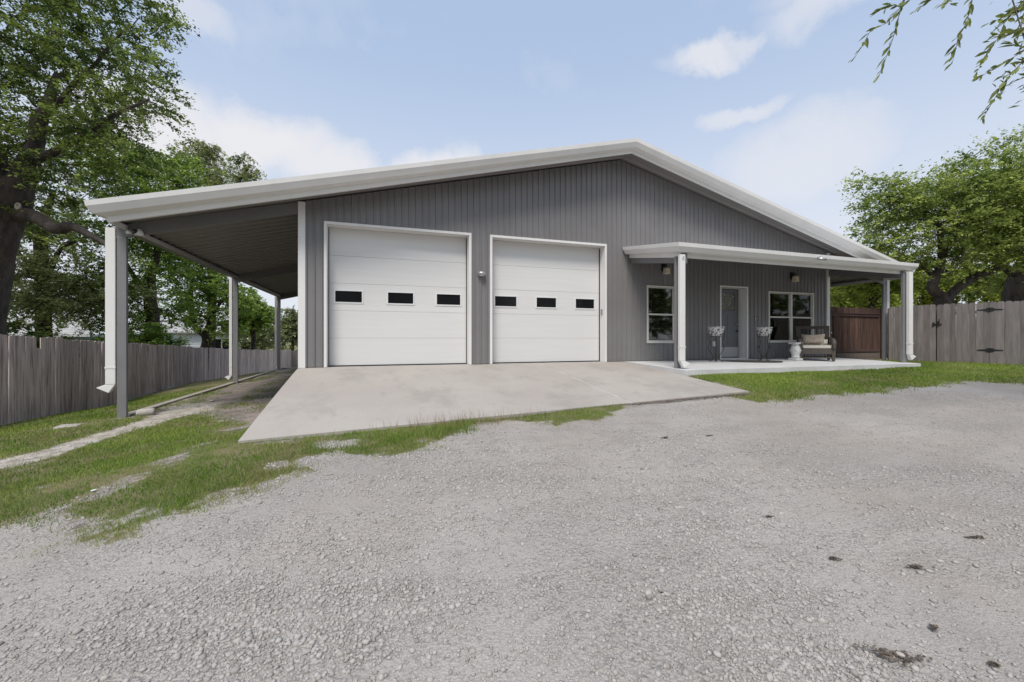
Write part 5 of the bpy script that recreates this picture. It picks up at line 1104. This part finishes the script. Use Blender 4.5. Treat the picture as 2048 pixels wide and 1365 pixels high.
# ------------------------------------------------------------------ grass
def blades(X, Y, H, Wd, seed, lean=.45, z0=0.):
    rg = np.random.default_rng(seed); m = len(X); Z = gz(X, Y)+z0; a_ = rg.uniform(0, 6.283, m); l = rg.normal(0, lean, m)*H; l2 = rg.normal(0, lean, m)*H
    c, s = np.cos(a_)*Wd*.5, np.sin(a_)*Wd*.5
    return np.stack([np.stack([X-c, Y-s, Z-.004], 1), np.stack([X+c, Y+s, Z-.004], 1), np.stack([X+l, Y+l2, Z+H], 1)], 1).reshape(-1, 3), np.arange(3*m).reshape(m, 3)
def scatter(n, box, seed, rpow=1.6, rmin=3.0):
    rg = np.random.default_rng(seed); X = rg.uniform(box[0], box[1], n); Y = rg.uniform(box[2], box[3], n); r = np.hypot(X, Y); g, d_, p_ = zones(X, Y)
    pn = .5+.5*fnoise(X, Y, 3.1, 44); ok = (rg.uniform(0, 1, n) < np.clip(g, 0, 1)**1.6*(.35+.65*np.clip(pn, 0, 1))) & (rg.uniform(0, 1, n) < (rmin/np.maximum(r, rmin))**rpow)
    ok &= ~((X > XL) & (X < 6.42) & (Y > 5.69)) & ~((X > 6.38) & (X < 14.31) & (Y > 7.29) & (Y < 12)); return X[ok], Y[ok]
def lawn(name, label, n, box, seed, h, w, rmin=3.0):
    X, Y = scatter(n, box, seed, rmin=rmin); rg = np.random.default_rng(seed+1); r = np.hypot(X, Y)
    tall = np.exp(-(((X-1.0)/.85)**2+((Y-5.15)/.35)**2)); hn = .75+.5*np.clip(.5+.6*fnoise(X, Y, 2.2, 61), 0, 1)
    H = h*hn*rg.uniform(.5, 1.3, len(X))*(1+1.5*tall); Wd = w*np.clip(r/4, .8, 3.2)*rg.uniform(.7, 1.3, len(X)); V, F = blades(X, Y, H, Wd, seed+2)
    ti = np.clip(.4+.45*fnoise(X, Y, 1.2, 71)+.25*rg.normal(size=len(X)), 0, 1); o = put(name, npmesh(name, V, F, 'grass', np.repeat(ti, 3)), kind='stuff'); o['label'] = label; return len(X)
n1 = lawn('left_lawn_grass', 'short green lawn grass left of the driveway', 2600000, (-7.1, 4.0, 3.4, 16), 101, .038, .0048)
n2 = lawn('right_lawn_grass', 'short green lawn strip before the porch and gate', 1300000, (5.7, 18.4, 1.6, 9.6), 102, .038, .006, 5.0)
rg = np.random.default_rng(9); X = rg.normal(1.05, .55, 260); Y = 5.52+.12*rg.normal(size=260); ok = Y < 5.68; X, Y = X[ok], Y[ok]
V, F = blades(X, Y, rg.uniform(.12, .24, len(X)), np.full(len(X), .006), 5, .25); put('dry_stalks', npmesh('dry_stalks', V, F, 'drygrass'), kind='stuff')['label'] = 'dry tan seed stalks at the ramp edge'
# sparse weeds under the carport
rg = np.random.default_rng(19); cx = rg.uniform(-4.4, -1.8, 70); cy = rg.uniform(9.5, 22, 70); X = (cx[:, None]+rg.normal(0, .13, (70, 90))).ravel(); Y = (cy[:, None]+rg.normal(0, .25, (70, 90))).ravel(); ok = (X < -1.62) & (X > -4.45)
X, Y = X[ok], Y[ok]; V, F = blades(X, Y, rg.uniform(.02, .06, len(X)), np.full(len(X), .014), 6, .6); put('carport_weeds', npmesh('carport_weeds', V, F, 'grass', np.repeat(rg.uniform(0, .5, len(X)), 3)), kind='stuff')['label'] = 'sparse low weeds on the carport dirt'
# dead leaves and debris along the ramp's lower edge
rg = np.random.default_rng(23); n = 1500; X = rg.uniform(3.2, 6.3, n); Y = 5.66-np.abs(rg.normal(0, .06, n)); Z = gz(X, Y)+.012; a_ = rg.uniform(0, 6.28, n); L_ = rg.uniform(.008, .02, n)
V = np.stack([np.stack([X+np.cos(a_)*L_, Y+np.sin(a_)*L_, Z+rg.uniform(0, .012, n)], 1), np.stack([X-np.sin(a_)*L_*.5, Y+np.cos(a_)*L_*.5, Z], 1), np.stack([X-np.cos(a_)*L_, Y-np.sin(a_)*L_, Z+rg.uniform(0, .012, n)], 1), np.stack([X+np.sin(a_)*L_*.5, Y-np.cos(a_)*L_*.5, Z], 1)], 1).reshape(-1, 3)
put('edge_litter', npmesh('edge_litter', V, np.arange(4*n).reshape(n, 4), 'litter'), kind='stuff')['label'] = 'dark leaf debris along the lower edge of the ramp'
print('TRIS', sum(sum(len(p.vertices)-2 for p in m.polygons) if len(m.polygons) < 5000 else len(m.polygons)*(m.polygons[0].loop_total-2) for m in bpy.data.meshes))
print('STATS leaves', nleaf, 'blades', n1, n2)
